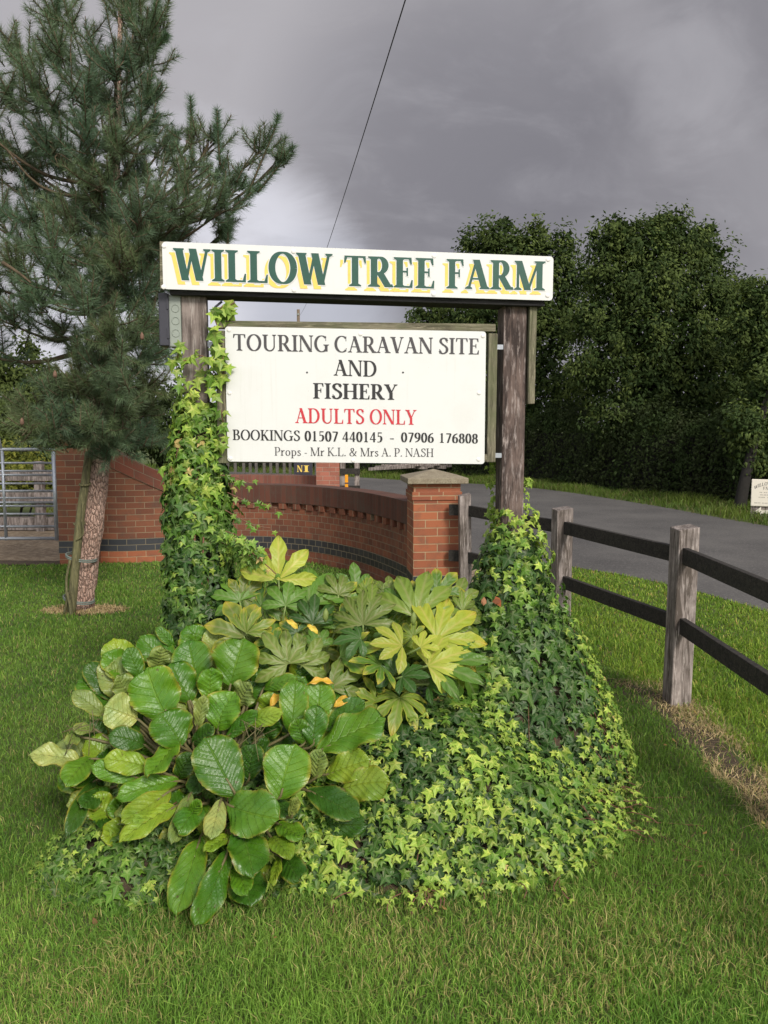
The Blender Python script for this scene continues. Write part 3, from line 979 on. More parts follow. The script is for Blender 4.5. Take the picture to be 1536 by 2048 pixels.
# ------------------------------------------------------------------ brick walls
def arc_wall(path, thick):
    """resample a plan polyline, return points, normals (towards the camera side) and running length"""
    p = smooth_line(path, 90)
    d = np.gradient(p, axis=0)
    d /= np.linalg.norm(d, axis=1)[:, None]
    n = np.c_[d[:, 1], -d[:, 0]]
    s = np.concatenate([[0], np.cumsum(np.linalg.norm(np.diff(p, axis=0), axis=1))])
    return p, n, s


def wall_band(mb, p, n, s, z0, z1, t0, t1, uvz=None):
    """strip of wall between heights z0..z1 (arrays), front at offset t0 towards viewer, back at t1"""
    m = len(p)
    z0 = np.broadcast_to(z0, (m,))
    z1 = np.broadcast_to(z1, (m,))
    f = p + n * t0
    k = p + n * t1
    V = np.concatenate([np.c_[f, z0], np.c_[f, z1], np.c_[k, z1], np.c_[k, z0]])
    base = z0 if uvz is None else np.broadcast_to(uvz, (m,))
    uv = np.concatenate([np.c_[s, base], np.c_[s, base + (z1 - z0)], np.c_[s, base + (z1 - z0) + 0.22], np.c_[s, base]])
    i = np.arange(m - 1)
    Q = []
    for a, c in ((0, 1), (1, 2), (2, 3)):
        Q.append(np.stack([a * m + i, a * m + i + 1, c * m + i + 1, c * m + i], 1))
    Q = np.concatenate(Q + [np.array([[0, m, 2 * m, 3 * m], [m - 1, 4 * m - 1, 3 * m - 1, 2 * m - 1]])])
    mb.add(V, Q, uv=uv)


def pillar(parent, x, y, rz, wd, top, mat_b, cap=True, base=-0.1, name='pillar'):
    cs, sn = math.cos(rz), math.sin(rz)
    rot = np.array([[cs, -sn, 0], [sn, cs, 0], [0, 0, 1]])
    b = MB()

    def ring(w0, z0, z1, uvx=0.0):
        h = w0 / 2
        cor = [(-h, -h), (h, -h), (h, h), (-h, h)]
        for k in range(4):
            (xa, ya), (xb, yb) = cor[k], cor[(k + 1) % 4]
            V = np.array([(xa, ya, z0), (xb, yb, z0), (xb, yb, z1), (xa, ya, z1)]) @ rot.T + (x, y, 0)
            u0 = 0.1125 * (k % 2) + uvx
            b.add(V, [(0, 1, 2, 3)], uv=[(u0, z0), (u0 + w0, z0), (u0 + w0, z1), (u0, z1)])
        V = np.array([(-h, -h, z1), (h, -h, z1), (h, h, z1), (-h, h, z1)]) @ rot.T + (x, y, 0)
        b.add(V, [(0, 1, 2, 3)], uv=np.zeros((4, 2)))
    ring(wd, base, top - 0.15)
    ring(wd + 0.024, top - 0.15, top - 0.075, 0.05)
    ring(wd - 0.002, top - 0.0751, top, 0.1)
    o = b.build(name, mat_b, parent)
    if cap:
        c = MB()
        h = wd / 2 + 0.062
        zs = top + 0.002
        V = [(-h, -h, zs), (h, -h, zs), (h, h, zs), (-h, h, zs), (-h, -h, zs + 0.052), (h, -h, zs + 0.052), (h, h, zs + 0.052), (-h, h, zs + 0.052), (0, 0, zs + 0.125)]
        V = np.array(V) @ rot.T + (x, y, 0)
        c.add(V, [(0, 3, 2, 1), (0, 1, 5, 4), (1, 2, 6, 5), (2, 3, 7, 6), (3, 0, 4, 7)], [(4, 5, 8), (5, 6, 8), (6, 7, 8), (7, 4, 8)])
        c.build('cap_stone', M_CAP, o, bevel=0.006)
    return o


wall = thing('curved_brick_wall', 'curved red brick entrance wall with a dark brick band and a stone-capped pillar, behind the sign', 'wall', (0, 0, 0))
path = [(-3.62, 10.15), (-3.2, 10.12), (-2.6, 10.30), (-1.95, 10.42), (-1.3, 10.32), (-0.75, 9.95), (-0.28, 9.32), (0.05, 8.62), (0.27, 7.98)]
p, n, s = arc_wall(path, 0.215)
top = 0.955 + 0.62 * np.clip(1 - s / 1.35, 0, 1) ** 1.25
left = s < 1.55


def part_slice(sel):
    return p[sel], n[sel], s[sel]


iL = np.where(left)[0]
iR = np.where(~left)[0]
iR = np.concatenate([[iL[-1]], iR])
# body: a stretcher-bond straight end and a header-bond curve
for idx, mt, mb2 in ((iL, M_BR_ST, M_BLUE_ST), (iR, M_BR_HD, M_BLUE_HD)):
    pp, nn, ss = p[idx], n[idx], s[idx]
    tt = top[idx]
    b = MB()
    wall_band(b, pp, nn, ss, -0.05, 0.149, 0.0, -0.215)
    b.build('plinth_courses', M_BR_PIL if mt is M_BR_ST else M_BR_HD, wall)
    b = MB()
    wall_band(b, pp, nn, ss, 0.15, 0.30, 0.003, -0.218)
    b.build('dark_brick_band', mb2, wall)
    b = MB()
    wall_band(b, pp, nn, ss, 0.301, tt - 0.2251 - (0.0 if mt is M_BR_ST else 0.075), 0.0, -0.215)
    b.build('brickwork', mt, wall)
    if mt is M_BR_HD:
        # every other brick of one course stands proud under the coping
        b = MB()
        wall_band(b, pp, nn, ss, tt - 0.30, tt - 0.2252, -0.03, -0.20)
        x = ss[0] + 0.06
        while x < ss[-1] - 0.1:
            c = [np.interp(x, ss, pp[:, 0]), np.interp(x, ss, pp[:, 1])]
            q = np.array([np.interp(x, ss, nn[:, 0]), np.interp(x, ss, nn[:, 1])])
            q /= np.linalg.norm(q)
            zt = np.interp(x, ss, tt)
            rotm = np.array([[-q[1], -q[0], 0], [q[0], -q[1], 0], [0, 0, 1]])
            u = rng.uniform(0, 5)
            uvb = np.array([(u + 0.02, 0.01), (u + 0.09, 0.01), (u + 0.09, 0.065), (u + 0.02, 0.065)] * 2)
            b.box((c[0] - q[0] * 0.02, c[1] - q[1] * 0.02, zt - 0.2635), (0.1, 0.075, 0.068), rotm, uv=uvb)
            x += 0.21
        b.build('dentil_course', M_BR_HD, wall)
    b = MB()
    wall_band(b, pp, nn, ss, tt - 0.225, tt, 0.018, -0.233, uvz=0.0)
    b.build('coping', M_COPING if mt is M_BR_HD else M_COPING_L, wall)
pillar(wall, 0.4675, 7.845, R(6), 0.44, 1.16, M_BR_PIL)
pillar(wall, -3.72, 10.17, R(0), 0.44, 1.62, M_BR_ST)
for (px_, py_, rz_) in ((0.4675, 7.845, R(6)), (-3.72, 10.17, 0)):
    b = MB()
    cs, sn = math.cos(rz_), math.sin(rz_)
    rot_ = np.array([[cs, -sn, 0], [sn, cs, 0], [0, 0, 1]])
    h = 0.2235
    for k, (xa, ya, xb, yb) in enumerate(((-h, -h, h, -h), (h, -h, h, h), (h, h, -h, h), (-h, h, -h, -h))):
        V = np.array([(xa, ya, 0.15), (xb, yb, 0.15), (xb, yb, 0.30), (xa, ya, 0.30)]) @ rot_.T + (px_, py_, 0)
        b.add(V, [(0, 1, 2, 3)], uv=[(0, .15), (2 * h, .15), (2 * h, .3), (0, .3)])
    b.build('dark_brick_band', M_BLUE_ST, wall)

far = thing('low_brick_wall', 'low red brick wall on the far side of the entrance, seen under the notice board', 'wall')
pf = [(-5.2, 14.6), (-4.0, 14.9), (-2.6, 15.0), (-1.6, 14.8), (-0.92, 14.5)]
p2, n2_, s2 = arc_wall(pf, 0.215)
zf = 0.80 + 0.0 * s2
b = MB()
wall_band(b, p2, n2_, s2, -0.05, zf - 0.2252, 0, -0.215)
b.build('brickwork', M_BR_FAR, far)
b = MB()
wall_band(b, p2, n2_, s2, zf - 0.225, zf, 0.018, -0.233, uvz=0.0)
b.build('coping', M_COPING_FAR, far)
pillar(far, -0.98, 14.45, R(4), 0.40, 1.22, M_BR_FAR)

# ------------------------------------------------------------------ post and rail fence
fence = thing('post_and_rail_fence', 'dark timber two-rail fence with weathered grey posts along the road', 'fence')
FP = [np.array([1.79, 1.6]), np.array([1.80, 3.2]), np.array([1.79, 4.93]), np.array([1.375, 6.35]), np.array([0.755, 7.49])]
FH = [1.09, 1.09, 1.09, 1.06, 1.07]
for k, (q, h) in enumerate(zip(FP, FH)):
    b = MB()
    a = [0, 0.04, 0.10, 0.16, 0.05][k]
    tilt = [0, 0, 0.012, 0.0, -0.02][k]
    rot_ = np.array(Matrix.Rotation(a, 3, 'Z') @ Matrix.Rotation(tilt, 3, 'Y'))
    wd = 0.128 if k != 4 else 0.105
    hh = h + 0.2
    V = np.array([(-1, -1, 0), (1, -1, 0), (1, 1, 0), (-1, 1, 0), (-1, -1, 1), (1, -1, 1), (1, 1, 1), (-1, 1, 1)], float) * (wd / 2, wd / 2, hh)
    V[4:, 2] += np.array([-0.012, 0.008, 0.014, -0.004])
    V = V @ rot_.T + (q[0], q[1], -0.2)
    b.add(V, [(0, 3, 2, 1), (4, 5, 6, 7), (0, 1, 5, 4), (1, 2, 6, 5), (2, 3, 7, 6), (3, 0, 4, 7)])
    b.build('fence_post', M_FENCEPOST, fence, bevel=0.005)
for k in range(4):
    for zc in (0.925, 0.50):
        a, c = FP[k], FP[k + 1]
        d = (c - a) / np.linalg.norm(c - a)
        b = MB()
        e1 = 0.03 if k == 3 else 0.0
        b.bar((a[0] + d[0] * 0.03, a[1] + d[1] * 0.03, zc + rng.normal(0, 0.006)), (c[0] - d[0] * (0.03 - e1), c[1] - d[1] * (0.03 - e1), zc + rng.normal(0, 0.006)), 0.038, 0.098)
        b.build('rail', M_RAIL, fence, bevel=0.004)
for zc in (0.925, 0.50):
    b = MB()
    b.bar((0.69, 7.55, zc), (0.60, 7.575, zc), 0.035, 0.1)
    b.build('rail', M_RAIL, fence)

# ------------------------------------------------------------------ galvanised field gate
gate = thing('field_gate', 'galvanised tubular field gate standing beside the brick pillar', 'gate')
gy = 10.45


def gp(px, py, Y=gy):
    return P(px, py, Y)


xr = gp(108, 900)[0]
xm = gp(4, 900)[0]
xl = xr - 3.3
for py, r in ((899, 0.022), (926, 0.014), (942, 0.014), (950, 0.016), (967, 0.013), (982, 0.016), (996, 0.014), (1005, 0.015), (1012, 0.015), (1028, 0.015), (1053, 0.016), (1077, 0.022)):
    z = gp(60, py)[2]
    b = MB()
    b.tube([(xl, gy, z - 0.0), (xr, gy, z)], r, 8)
    b.build('gate_bar', M_STEEL, gate, smooth=True)
for xx, r in ((xr, 0.034), (xm, 0.02), (xl, 0.03), ((xl + xm) / 2, 0.02)):
    b = MB()
    z0, z1 = gp(60, 1079)[2], gp(60, 897)[2]
    b.tube([(xx, gy, z0 - 0.01), (xx, gy, z1 + 0.01)], r, 10)
    b.build('gate_upright', M_STEEL, gate, smooth=True)
b = MB()
b.tube([(xm, gy - 0.01, z1), (xm - 0.03, gy - 0.01, z1 + 0.15), (xm - 0.10, gy - 0.01, z1 + 0.30)], 0.014, 8)
b.build('gate_latch', M_STEEL, gate, smooth=True)
b = MB()
b.tube([(xr + 0.03, gy, 0.21), (xr + 0.16, gy - 0.04, 0.205)], 0.012, 6)
b.build('gate_hinge', M_STEEL, gate)
b = MB()
b.tube([(xl - 0.06, gy, -0.2), (xl - 0.06, gy, 1.35)], 0.06, 10)
b.build('gate_upright', M_FENCEPOST, gate)

# timber rails beyond the gate
yf = thing('yard_fence', 'weathered timber fence in the yard behind the metal gate', 'fence')
for px in (76, -40):
    b = MB()
    q = gp(px, 900, 13.2)
    b.box((q[0], 13.2, 0.5), (0.13, 0.13, 1.25))
    b.build('fence_post', M_FENCEPOST, yf, bevel=0.005)
for py, hh in ((952, 0.15), (995, 0.16)):
    z = gp(60, py, 13.1)[2]
    b = MB()
    b.bar((gp(-60, 900, 13.1)[0], 13.1, z), (gp(150, 900, 13.1)[0], 13.1, z), 0.05, hh)
    b.build('rail', M_FENCEPOST, yf)
b = MB()
b.bar((gp(-60, 900, 13.6)[0], 13.3, 0.12), (gp(150, 900, 13.6)[0], 13.3, 0.12), 0.2, 0.2)
tag(b.build('timber_sleeper', M_FENCEPOST), 'grey timber sleeper lying on the gravel behind the metal gate', 'sleeper')

# ------------------------------------------------------------------ things seen under the notice board
M_PICKET = flat('dark_picket', (0.10, 0.09, 0.08), 0.9, noise=0.3, scale=25)
pk = thing('picket_fence', 'dark weathered picket fence standing behind the low far wall', 'fence')
for k, px in enumerate((455, 470, 487, 500, 512, 528, 541, 554, 568, 580, 593, 607, 622, 632)):
    b = MB()
    q = P(px, 900, 16.6)
    b.box((q[0], 16.6, 0.72), (0.055, 0.03, 1.44))
    b.build('picket', M_PICKET, pk)
for zc in (0.5, 1.18):
    b = MB()
    b.bar((P(440, 900, 16.64)[0], 16.64, zc), (P(645, 900, 16.64)[0], 16.64, zc), 0.03, 0.09)
    b.build('rail', M_RAIL, pk)
ns = thing('yellow_lettered_sign', 'small dark sign with yellow letters hung on the picket fence', 'sign')
b = MB()
q0, q1 = P(590, 950, 16.52), P(622, 925, 16.52)
b.box(((q0[0] + q1[0]) / 2, 16.53, 0.9), (0.36, 0.02, 0.5))
b.build('panel', M_BOXDARK, ns)
b = MB()
for px, ch in ((594, 'N'), (607, 'I')):
    a0, a1 = P(px, 944, 16.5), P(px + 11, 931, 16.5)
    q, adv = gh.line(ch)
    b = MB()
    lettering(b, q, a0[0], a1[0], a0[2], a1[2], 16.517)
    b.build('yellow_lettering', M_YELLOW, ns)
mk = thing('marker_post', 'short bright yellow marker post beside the low far wall', 'post')
q = P(693, 965, 14.2)
b = MB()
b.box((q[0], 14.2, 0.42), (0.055, 0.055, 0.86))
b.build('shaft', flat('marker_yellow', (0.75, 0.30, 0.01), 0.4), mk, bevel=0.008)
b = MB()
b.box((q[0], 14.2, P(693, 966, 14.2)[2]), (0.065, 0.065, 0.02))
b.build('collar', M_BOXDARK, mk)
tf = thing('timber_hurdle', 'grey timber hurdle with two uprights beside the yellow marker post', 'fence')
for px in (686, 714):
    b = MB()
    q = P(px, 950, 15.4)
    b.box((q[0], 15.4, 0.6), (0.09, 0.08, 1.25))
    b.build('upright', M_FENCEPOST, tf)
for py in (942, 976):
    b = MB()
    q = P(700, py, 15.4)
    b.bar((P(680, 940, 15.33)[0], 15.33, q[2]), (P(720, 940, 15.33)[0], 15.33, q[2]), 0.05, 0.1)
    b.build('rail', M_RAIL, tf)
wp = thing('timber_pile', 'low pile of pale timber lying on the verge below the far hedge', 'timber')
for k in range(7):
    b = MB()
    xa = P(735 + 14 * k, 930, 25)[0]
    b.bar((xa, 27.4 + 0.12 * k, 0.25 + 0.05 * (k % 3)), (xa + 1.5, 27.0 + 0.1 * k, 0.30 + 0.06 * ((k + 1) % 3)), 0.14, 0.10)
    b.build('plank', M_FENCEPOST, wp)

# ------------------------------------------------------------------ roadside sign across the road
rs = thing('roadside_sign', 'small cream farm sign with an arrow on a low timber board across the road', 'sign', tuple(G(1500, 1034)), R(-24))
b = MB()
b.box((0.29, 0, 0.455), (0.58, 0.03, 0.50))
M_CREAM = flat('cream_paint', (0.78, 0.72, 0.62), 0.5, noise=0.03)
panel = b.build('panel', M_CREAM, rs, bevel=0.012)
b = MB()
b.box((0.29, 0.035, 0.30), (0.56, 0.03, 0.66), jit=0.002)
b.build('board', M_FENCEPOST, rs)
b = MB()
g3 = Glyphs(0.13, 0.05)
M_FADED = flat('faded_print', (0.45, 0.42, 0.37), 0.6)


def arcwarp(X, Z):
    cx = 0.29
    t = (X - cx) / 0.24
    return X, Z - 0.085 * t * t


q, adv = g3.line('WILLOW TREE', 0.05, 0.35)
wds = list(g3.words)
for wd_ in (0, 1):
    b = MB()
    lettering(b, q, 0.045, 0.535, 0.60, 0.66, -0.0165, warp=arcwarp, word=wd_, words=wds)
    b.build('lettering', M_GREYTXT, panel)
b = MB()
q, adv = g3.line('FARM', 0.05)
lettering(b, q, 0.20, 0.38, 0.52, 0.57, -0.0165)
b.build('lettering', M_GREYTXT, panel)
for zz, xa, xb in ((0.465, 0.15, 0.43), (0.42, 0.16, 0.41), (0.375, 0.14, 0.43), (0.27, 0.07, 0.5)):
    b = MB()
    x = xa
    while x < xb:
        wl = rng.uniform(0.012, 0.03)
        b = MB()
        b.box((x, -0.016, zz), (wl, 0.002, 0.016))
        b.build('small_print', M_FADED, panel)
        x += wl + 0.008 + (0.025 if rng.random() < 0.2 else 0)
b = MB()
ar = np.array([(0.09, 0.13), (0.20, 0.05), (0.20, 0.095), (0.5, 0.085), (0.5, 0.15), (0.20, 0.16), (0.20, 0.22)])
ar = np.c_[ar[:, 0] * 0.9, np.full(7, -0.006), ar[:, 1] - 0.02]
V = np.concatenate([ar, ar + (0, 0.02, 0)])
b.add(V, [(2, 3, 4, 5), (9, 12, 11, 10)] + [(i, (i + 1) % 7, 7 + (i + 1) % 7, 7 + i)[::-1] for i in range(7)], [(0, 1, 2), (0, 2, 5), (0, 5, 6)])
b.build('arrow', M_CREAM, rs)

# ------------------------------------------------------------------ utility pole and its wire
up = thing('utility_pole', 'distant wooden utility pole rising between the two boards of the sign', 'pole', tuple(P(599, 850, 60) * (1, 1, 0)))
b = MB()
zt = P(599, 619, 60)[2]
b.tube([(0, 0, -0.2), (0, 0, zt)], [0.15, 0.11], 10)
b.build('shaft', flat('pole_wood', (0.16, 0.12, 0.085), 0.9, noise=0.2, scale=10), up, smooth=True)
b = MB()
b.box((0, -0.12, zt - 0.35), (0.10, 0.10, 0.12))
b.build('insulator', M_BOXGREY, up)
a, c = P(600, 630, 59.8), P(860, -160, 7.0)
k = np.linspace(0, 1, 40)[:, None]
pts = a * (1 - k) + c * k - np.array([0, 0, 1]) * (0.45 * 4 * k * (1 - k))
b = MB()
b.tube(pts, 0.0065, 6)
tag(b.build('overhead_cable', flat('cable_black', (0.02, 0.02, 0.022), 0.7)), 'thin black overhead cable crossing the grey sky down to the far pole', 'cable')


# ------------------------------------------------------------------ leaf scattering
IVY_O = np.array([(0, 0.06), (-0.34, -0.10), (-0.27, 0.16), (-0.56, 0.36), (-0.20, 0.50), (0, 1.0), (0.20, 0.50), (0.56, 0.36), (0.27, 0.16), (0.34, -0.10)])
IVY_Z = np.array([0.0, -0.10, -0.015, -0.13, -0.02, -0.18, -0.02, -0.13, -0.015, -0.10])
IVY_VEIN = np.array([1, 1, 0, 1, 0, 1, 0, 1, 0, 1.0])
SIMPLE_O = np.array([(0, 0), (-0.28, 0.3), (-0.25, 0.62), (0, 1.0), (0.25, 0.62), (0.28, 0.3)])
SIMPLE_Z = np.array([0, -0.08, -0.09, -0.15, -0.09, -0.08])


def scatter(mb, pos, nrm, tip, size, col, shape=IVY_O, zz=IVY_Z, vv=IVY_VEIN, centre=(0, 0.27)):
    """one leaf outline per position; nrm its face, tip its pointing direction"""
    n = unit(nrm)
    t = unit(tip - n * np.sum(tip * n, 1)[:, None])
    b = np.cross(t, n)
    m = len(pos)
    k = len(shape)
    ox = np.concatenate([shape[:, 0], [centre[0]]])
    oy = np.concatenate([shape[:, 1], [centre[1]]])
    oz = np.concatenate([zz, [0.02]])
    asp = rng.uniform(0.82, 1.15, (m, 1, 1))
    curl = rng.uniform(0.2, 2.6, (m, 1, 1))
    V = pos[:, None] + size[:, None, None] * (b[:, None] * ox[None, :, None] * asp + t[:, None] * (oy - 0.2)[None, :, None] + n[:, None] * oz[None, :, None] * curl)
    i = np.arange(k)
    T = np.stack([np.full(k, k), (i + 1) % k, i], 1)
    T = (np.arange(m)[:, None, None] * (k + 1) + T[None]).reshape(-1, 3)
    cc = np.repeat(col, k + 1, axis=0)
    vein = np.tile(np.concatenate([vv, [1.0]]), m) if vv is not None else None
    mb.add(V.reshape(-1, 3), None, T, col=cc, vein=vein)


def ivy_colours(m, young):
    """mature dark leaves to lime young ones, young in 0..1"""
    dark = np.array([0.027, 0.075, 0.014])
    mid = np.array([0.095, 0.205, 0.020])
    lime = np.array([0.30, 0.42, 0.060])
    y = np.clip(young, 0, 1)[:, None]
    c = np.where(y < 0.5, dark + (mid - dark) * (y * 2), mid + (lime - mid) * (y * 2 - 1))
    c = c * rng.uniform(0.7, 1.3, (m, 1))
    odd = (rng.random(m) < 0.006) & (young > 0.4)
    c[odd] = np.array([0.42, 0.34, 0.12])
    return c


def hgt(x, y):
    """height of the planted bed: a dome with a cone drawn up round each post"""
    rho = (np.abs((x + 0.09) / 1.15) ** 2.7 + np.abs((y - 3.72) / np.where(y < 3.72, 0.90, 0.75)) ** 2.7) ** (1 / 2.7)
    dome = 0.50 * np.clip(1 - rho ** 2.3, 0, None)
    pr = S2W(0.758, 0.06, 0)
    r = np.sqrt((x - pr[0]) ** 2 + (y - pr[1]) ** 2)
    c1 = np.interp(r, [0, 0.10, 0.15, 0.21, 0.32, 0.44, 0.54, 0.62], [1.25, 1.15, 0.97, 0.80, 0.62, 0.40, 0.16, -0.1])
    pl = S2W(-0.737, 0.06, 0)
    r2 = np.sqrt((x - pl[0]) ** 2 + (y - pl[1]) ** 2)
    c2 = np.interp(r2, [0, 0.16, 0.20, 0.26, 0.36, 0.5], [1.0, 0.85, 0.70, 0.5, 0.25, -0.1])
    low = 0.22 * np.clip(1 - (((x + 0.88) / 0.46) ** 2 + ((y - 3.08) / 0.36) ** 2) ** 1.2, 0, None)
    dome = np.maximum(dome, low)
    return np.maximum(np.maximum(dome, c1), np.maximum(c2, 0)) + (0.05 * vnoise(x * 3.6, y * 3.6, 3) + 0.02 * vnoise(x * 9, y * 9, 4)) * (dome > 0.03)


def hnormal(x, y):
    e = 0.02
    gx = (hgt(x + e, y) - hgt(x - e, y)) / (2 * e)
    gy_ = (hgt(x, y + e) - hgt(x, y - e)) / (2 * e)
    return unit(np.stack([-gx, -gy_, np.ones_like(gx)], -1))


# dark earth-coloured core added under the planting so no holes show
nx, ny = 110, 90
gx, gy_ = np.meshgrid(np.linspace(-1.45, 1.5, nx), np.linspace(2.7, 4.7, ny))
b = MB()
b.add(np.stack([gx, gy_, hgt(gx, gy_) - 0.055 - 0.06 * (hgt(gx, gy_) > 0.6)], -1).reshape(-1, 3), grid_faces(nx, ny))
tag(b.build('bed_core', M_SOIL, smooth=True), kind='structure')


def bed_ivy(n, sel, young_bias, smin, smax, lift, up=0.4):
    """sample leaves on the bed where sel(x,y) holds, evenly over its sloping surface"""
    xs, ys = [], []
    got = 0
    while got < n:
        x = rng.uniform(-1.5, 1.5, n * 3)
        y = rng.uniform(2.7, 4.6, n * 3)
        h = hgt(x, y)
        nm = hnormal(x, y)
        keep = sel(x, y, h) & (h > 0.004) & (rng.random(len(x)) < np.clip(0.22 / nm[:, 2], 0, 1))
        xs.append(x[keep])
        ys.append(y[keep])
        got += keep.sum()
    x = np.concatenate(xs)[:n]
    y = np.concatenate(ys)[:n]
    h = hgt(x, y)
    nm = hnormal(x, y)
    pos = np.stack([x, y, h], 1) + nm * rng.uniform(lift[0], lift[1], (n, 1))
    pos[:, 2] = np.maximum(pos[:, 2], 0.012)
    dn = np.array([0, 0, -1.0]) - nm * (-nm[:, 2:3])
    tip = dn + rng.normal(0, 0.55, (n, 3))
    face = nm + np.array([0.05, -0.25, up]) + rng.normal(0, 0.32, (n, 3))
    return pos, face, tip


def in_right(x, y, h):
    return (x > -0.30 + 0.20 * vnoise(y * 4, x * 3, 5)) & (y < 4.45)


ivy = thing('ivy_plant', 'broad ivy mound with lime young leaves climbing the sign post beside the road fence', 'ivy', tuple(S2W(0.758, 0.06, 0)))
ivy_inv = Matrix.Translation(Vector(S2W(0.758, 0.06, 0))).inverted()


def rebase(mb, origin):
    mb.v = [v - np.asarray(origin) for v in mb.v]
    return mb


ORIG_R = S2W(0.758, 0.06, 0)
b = MB()
pos, face, tip = bed_ivy(9500, in_right, 0, 0, 0, (-0.05, 0.03))
yg = np.clip(0.13 + 0.16 * vnoise(pos[:, 0] * 6, pos[:, 1] * 6, 11) + rng.normal(0, 0.12, len(pos)), 0, 0.55)
scatter(b, pos, face, tip, np.clip(rng.lognormal(-2.92, 0.30, len(pos)), 0.028, 0.105), ivy_colours(len(pos), yg))
rebase(b, ORIG_R).build('mature_leaves', M_IVY, ivy)
b = MB()


def in_young(x, y, h):
    v = vnoise(x * 7, y * 7, 21) + 0.5 * vnoise(x * 15, y * 15, 22)
    front = np.clip((3.35 - y) * 1.0, -0.35, 0.42)
    right = np.clip((x - 0.80) * 1.6, 0, 0.7)
    return in_right(x, y, h) & (0.55 * v + front + right + 0.45 * (h > 0.95) + rng.normal(0, 0.36, x.shape) > 0.16)


pos, face, tip = bed_ivy(3000, in_young, 0, 0, 0, (0.008, 0.06), up=0.55)
yg = np.clip(0.74 + rng.normal(0, 0.22, len(pos)), 0.3, 1)
scatter(b, pos, face, tip, np.clip(rng.lognormal(-3.40, 0.32, len(pos)), 0.015, 0.065), ivy_colours(len(pos), yg))
# trailing runners past the right and front edge of the mound
st = MB()
for k in range(34):
    a = rng.uniform(-0.35, 0.75)
    if k % 3 == 0:
        x, y = rng.uniform(-0.15, 0.85), 2.92
        x0, y0 = x, 3.72 - 0.90 * (max(0.05, 1 - abs((x + 0.09) / 1.15) ** 2.7)) ** (1 / 2.7)
        d = unit([rng.normal(0, 0.3), -1])
    else:
        x0, y0 = 1.05 + 0.05 * rng.normal(), rng.uniform(3.2, 4.0)
        x0 = min(x0, -0.09 + 1.15 * (max(0.05, 1 - abs((y0 - 3.72) / 0.90) ** 2.7)) ** (1 / 2.7) - 0.02)
        d = unit([1, rng.normal(-0.25, 0.35)])
    L = rng.uniform(0.06, 0.17)
    pts = []
    for t in np.linspace(-0.5, 1, 9):
        xx, yy = x0 + d[0] * L * t + 0.012 * math.sin(t * 7 + k), y0 + d[1] * L * t
        pts.append((xx, yy, max(float(hgt(np.array(xx), np.array(yy))), 0) + 0.028 + 0.03 * math.sin(min(1, max(0, t)) * 3.1)))
    pts = np.array(pts)
    st.tube(pts, 0.0022, 5)
    m = 8
    idx = rng.integers(2, 9, m)
    pp = pts[idx] + rng.normal(0, 0.014, (m, 3)) + (0, 0, 0.008)
    scatter(b, pp, np.array([0, -0.3, 1]) + rng.normal(0, 0.4, (m, 3)), np.c_[np.tile(d, (m, 1)), np.zeros(m)] + rng.normal(0, 0.6, (m, 3)), rng.uniform(0.018, 0.036, m), ivy_colours(m, np.clip(rng.normal(0.8, 0.15, m), 0, 1)))


def post_ivy(mb, cx, cy, zs, rad_fn, n, young_fn, smin, smax, back=0.6):
    z = zs[0] + (zs[1] - zs[0]) * np.where(rng.random(n) < 0.75, rng.random(n), rng.random(n) ** 1.6) * rng.choice([1.0, 0.9, 0.8], n)
    a = rng.uniform(0, 2 * math.pi, n)
    r = rad_fn(z, a) * rng.uniform(0.80, 1.05, n) * (1 + 0.10 * vnoise(z * 6, a * 2.5, 33)) + np.abs(rng.normal(0, 0.012, n))
    pos = np.stack([cx + r * np.cos(a), cy + r * np.sin(a), z], 1)
    nm = np.stack([np.cos(a), np.sin(a), np.full(n, 0.35)], 1) + rng.normal(0, 0.33, (n, 3))
    tip = np.array([0, 0, -1.0]) + rng.normal(0, 0.5, (n, 3))
    yg = young_fn(z) + rng.normal(0, 0.16, n) + 0.16 * vnoise(z * 9, a * 2, 31)
    scatter(mb, pos, nm, tip, rng.uniform(smin, smax, n), ivy_colours(n, yg))


pr = S2W(0.758, 0.06, 0)
# upper cone round the right post, drawn thin; the far side climbs a little higher
post_ivy(b, pr[0] + 0.015, pr[1] - 0.01, (0.75, 1.30), lambda z, a: np.interp(z, [0.75, 0.95, 1.15, 1.25, 1.32], [0.23, 0.17, 0.125, 0.105, 0.085]) * (1 + 0.2 * np.cos(a)), 620, lambda z: np.interp(z, [0.75, 1.0, 1.2], [0.35, 0.6, 0.75]), 0.03, 0.055)
nn_ = 60
z = rng.uniform(1.2, 1.56, nn_)
pos = np.stack([pr[0] - 0.075 + rng.normal(0, 0.015, nn_), np.full(nn_, pr[1] + 0.09), z], 1)
scatter(b, pos, np.array([-0.6, -0.6, 0.3]) + rng.normal(0, 0.3, (nn_, 3)), np.array([-0.3, 0, -1]) + rng.normal(0, 0.4, (nn_, 3)), rng.uniform(0.025, 0.04, nn_), ivy_colours(nn_, np.full(nn_, 0.7)))
z = rng.uniform(1.25, 1.45, 22)
pos = np.stack([pr[0] + 0.085 + rng.normal(0, 0.012, 22), np.full(22, pr[1] + 0.03), z], 1)
scatter(b, pos, np.array([0.5, -0.7, 0.3]) + rng.normal(0, 0.3, (22, 3)), np.array([0.3, 0, -1]) + rng.normal(0, 0.4, (22, 3)), rng.uniform(0.025, 0.04, 22), ivy_colours(22, np.full(22, 0.75)))
rebase(b, ORIG_R).build('young_leaves', M_IVY, ivy)
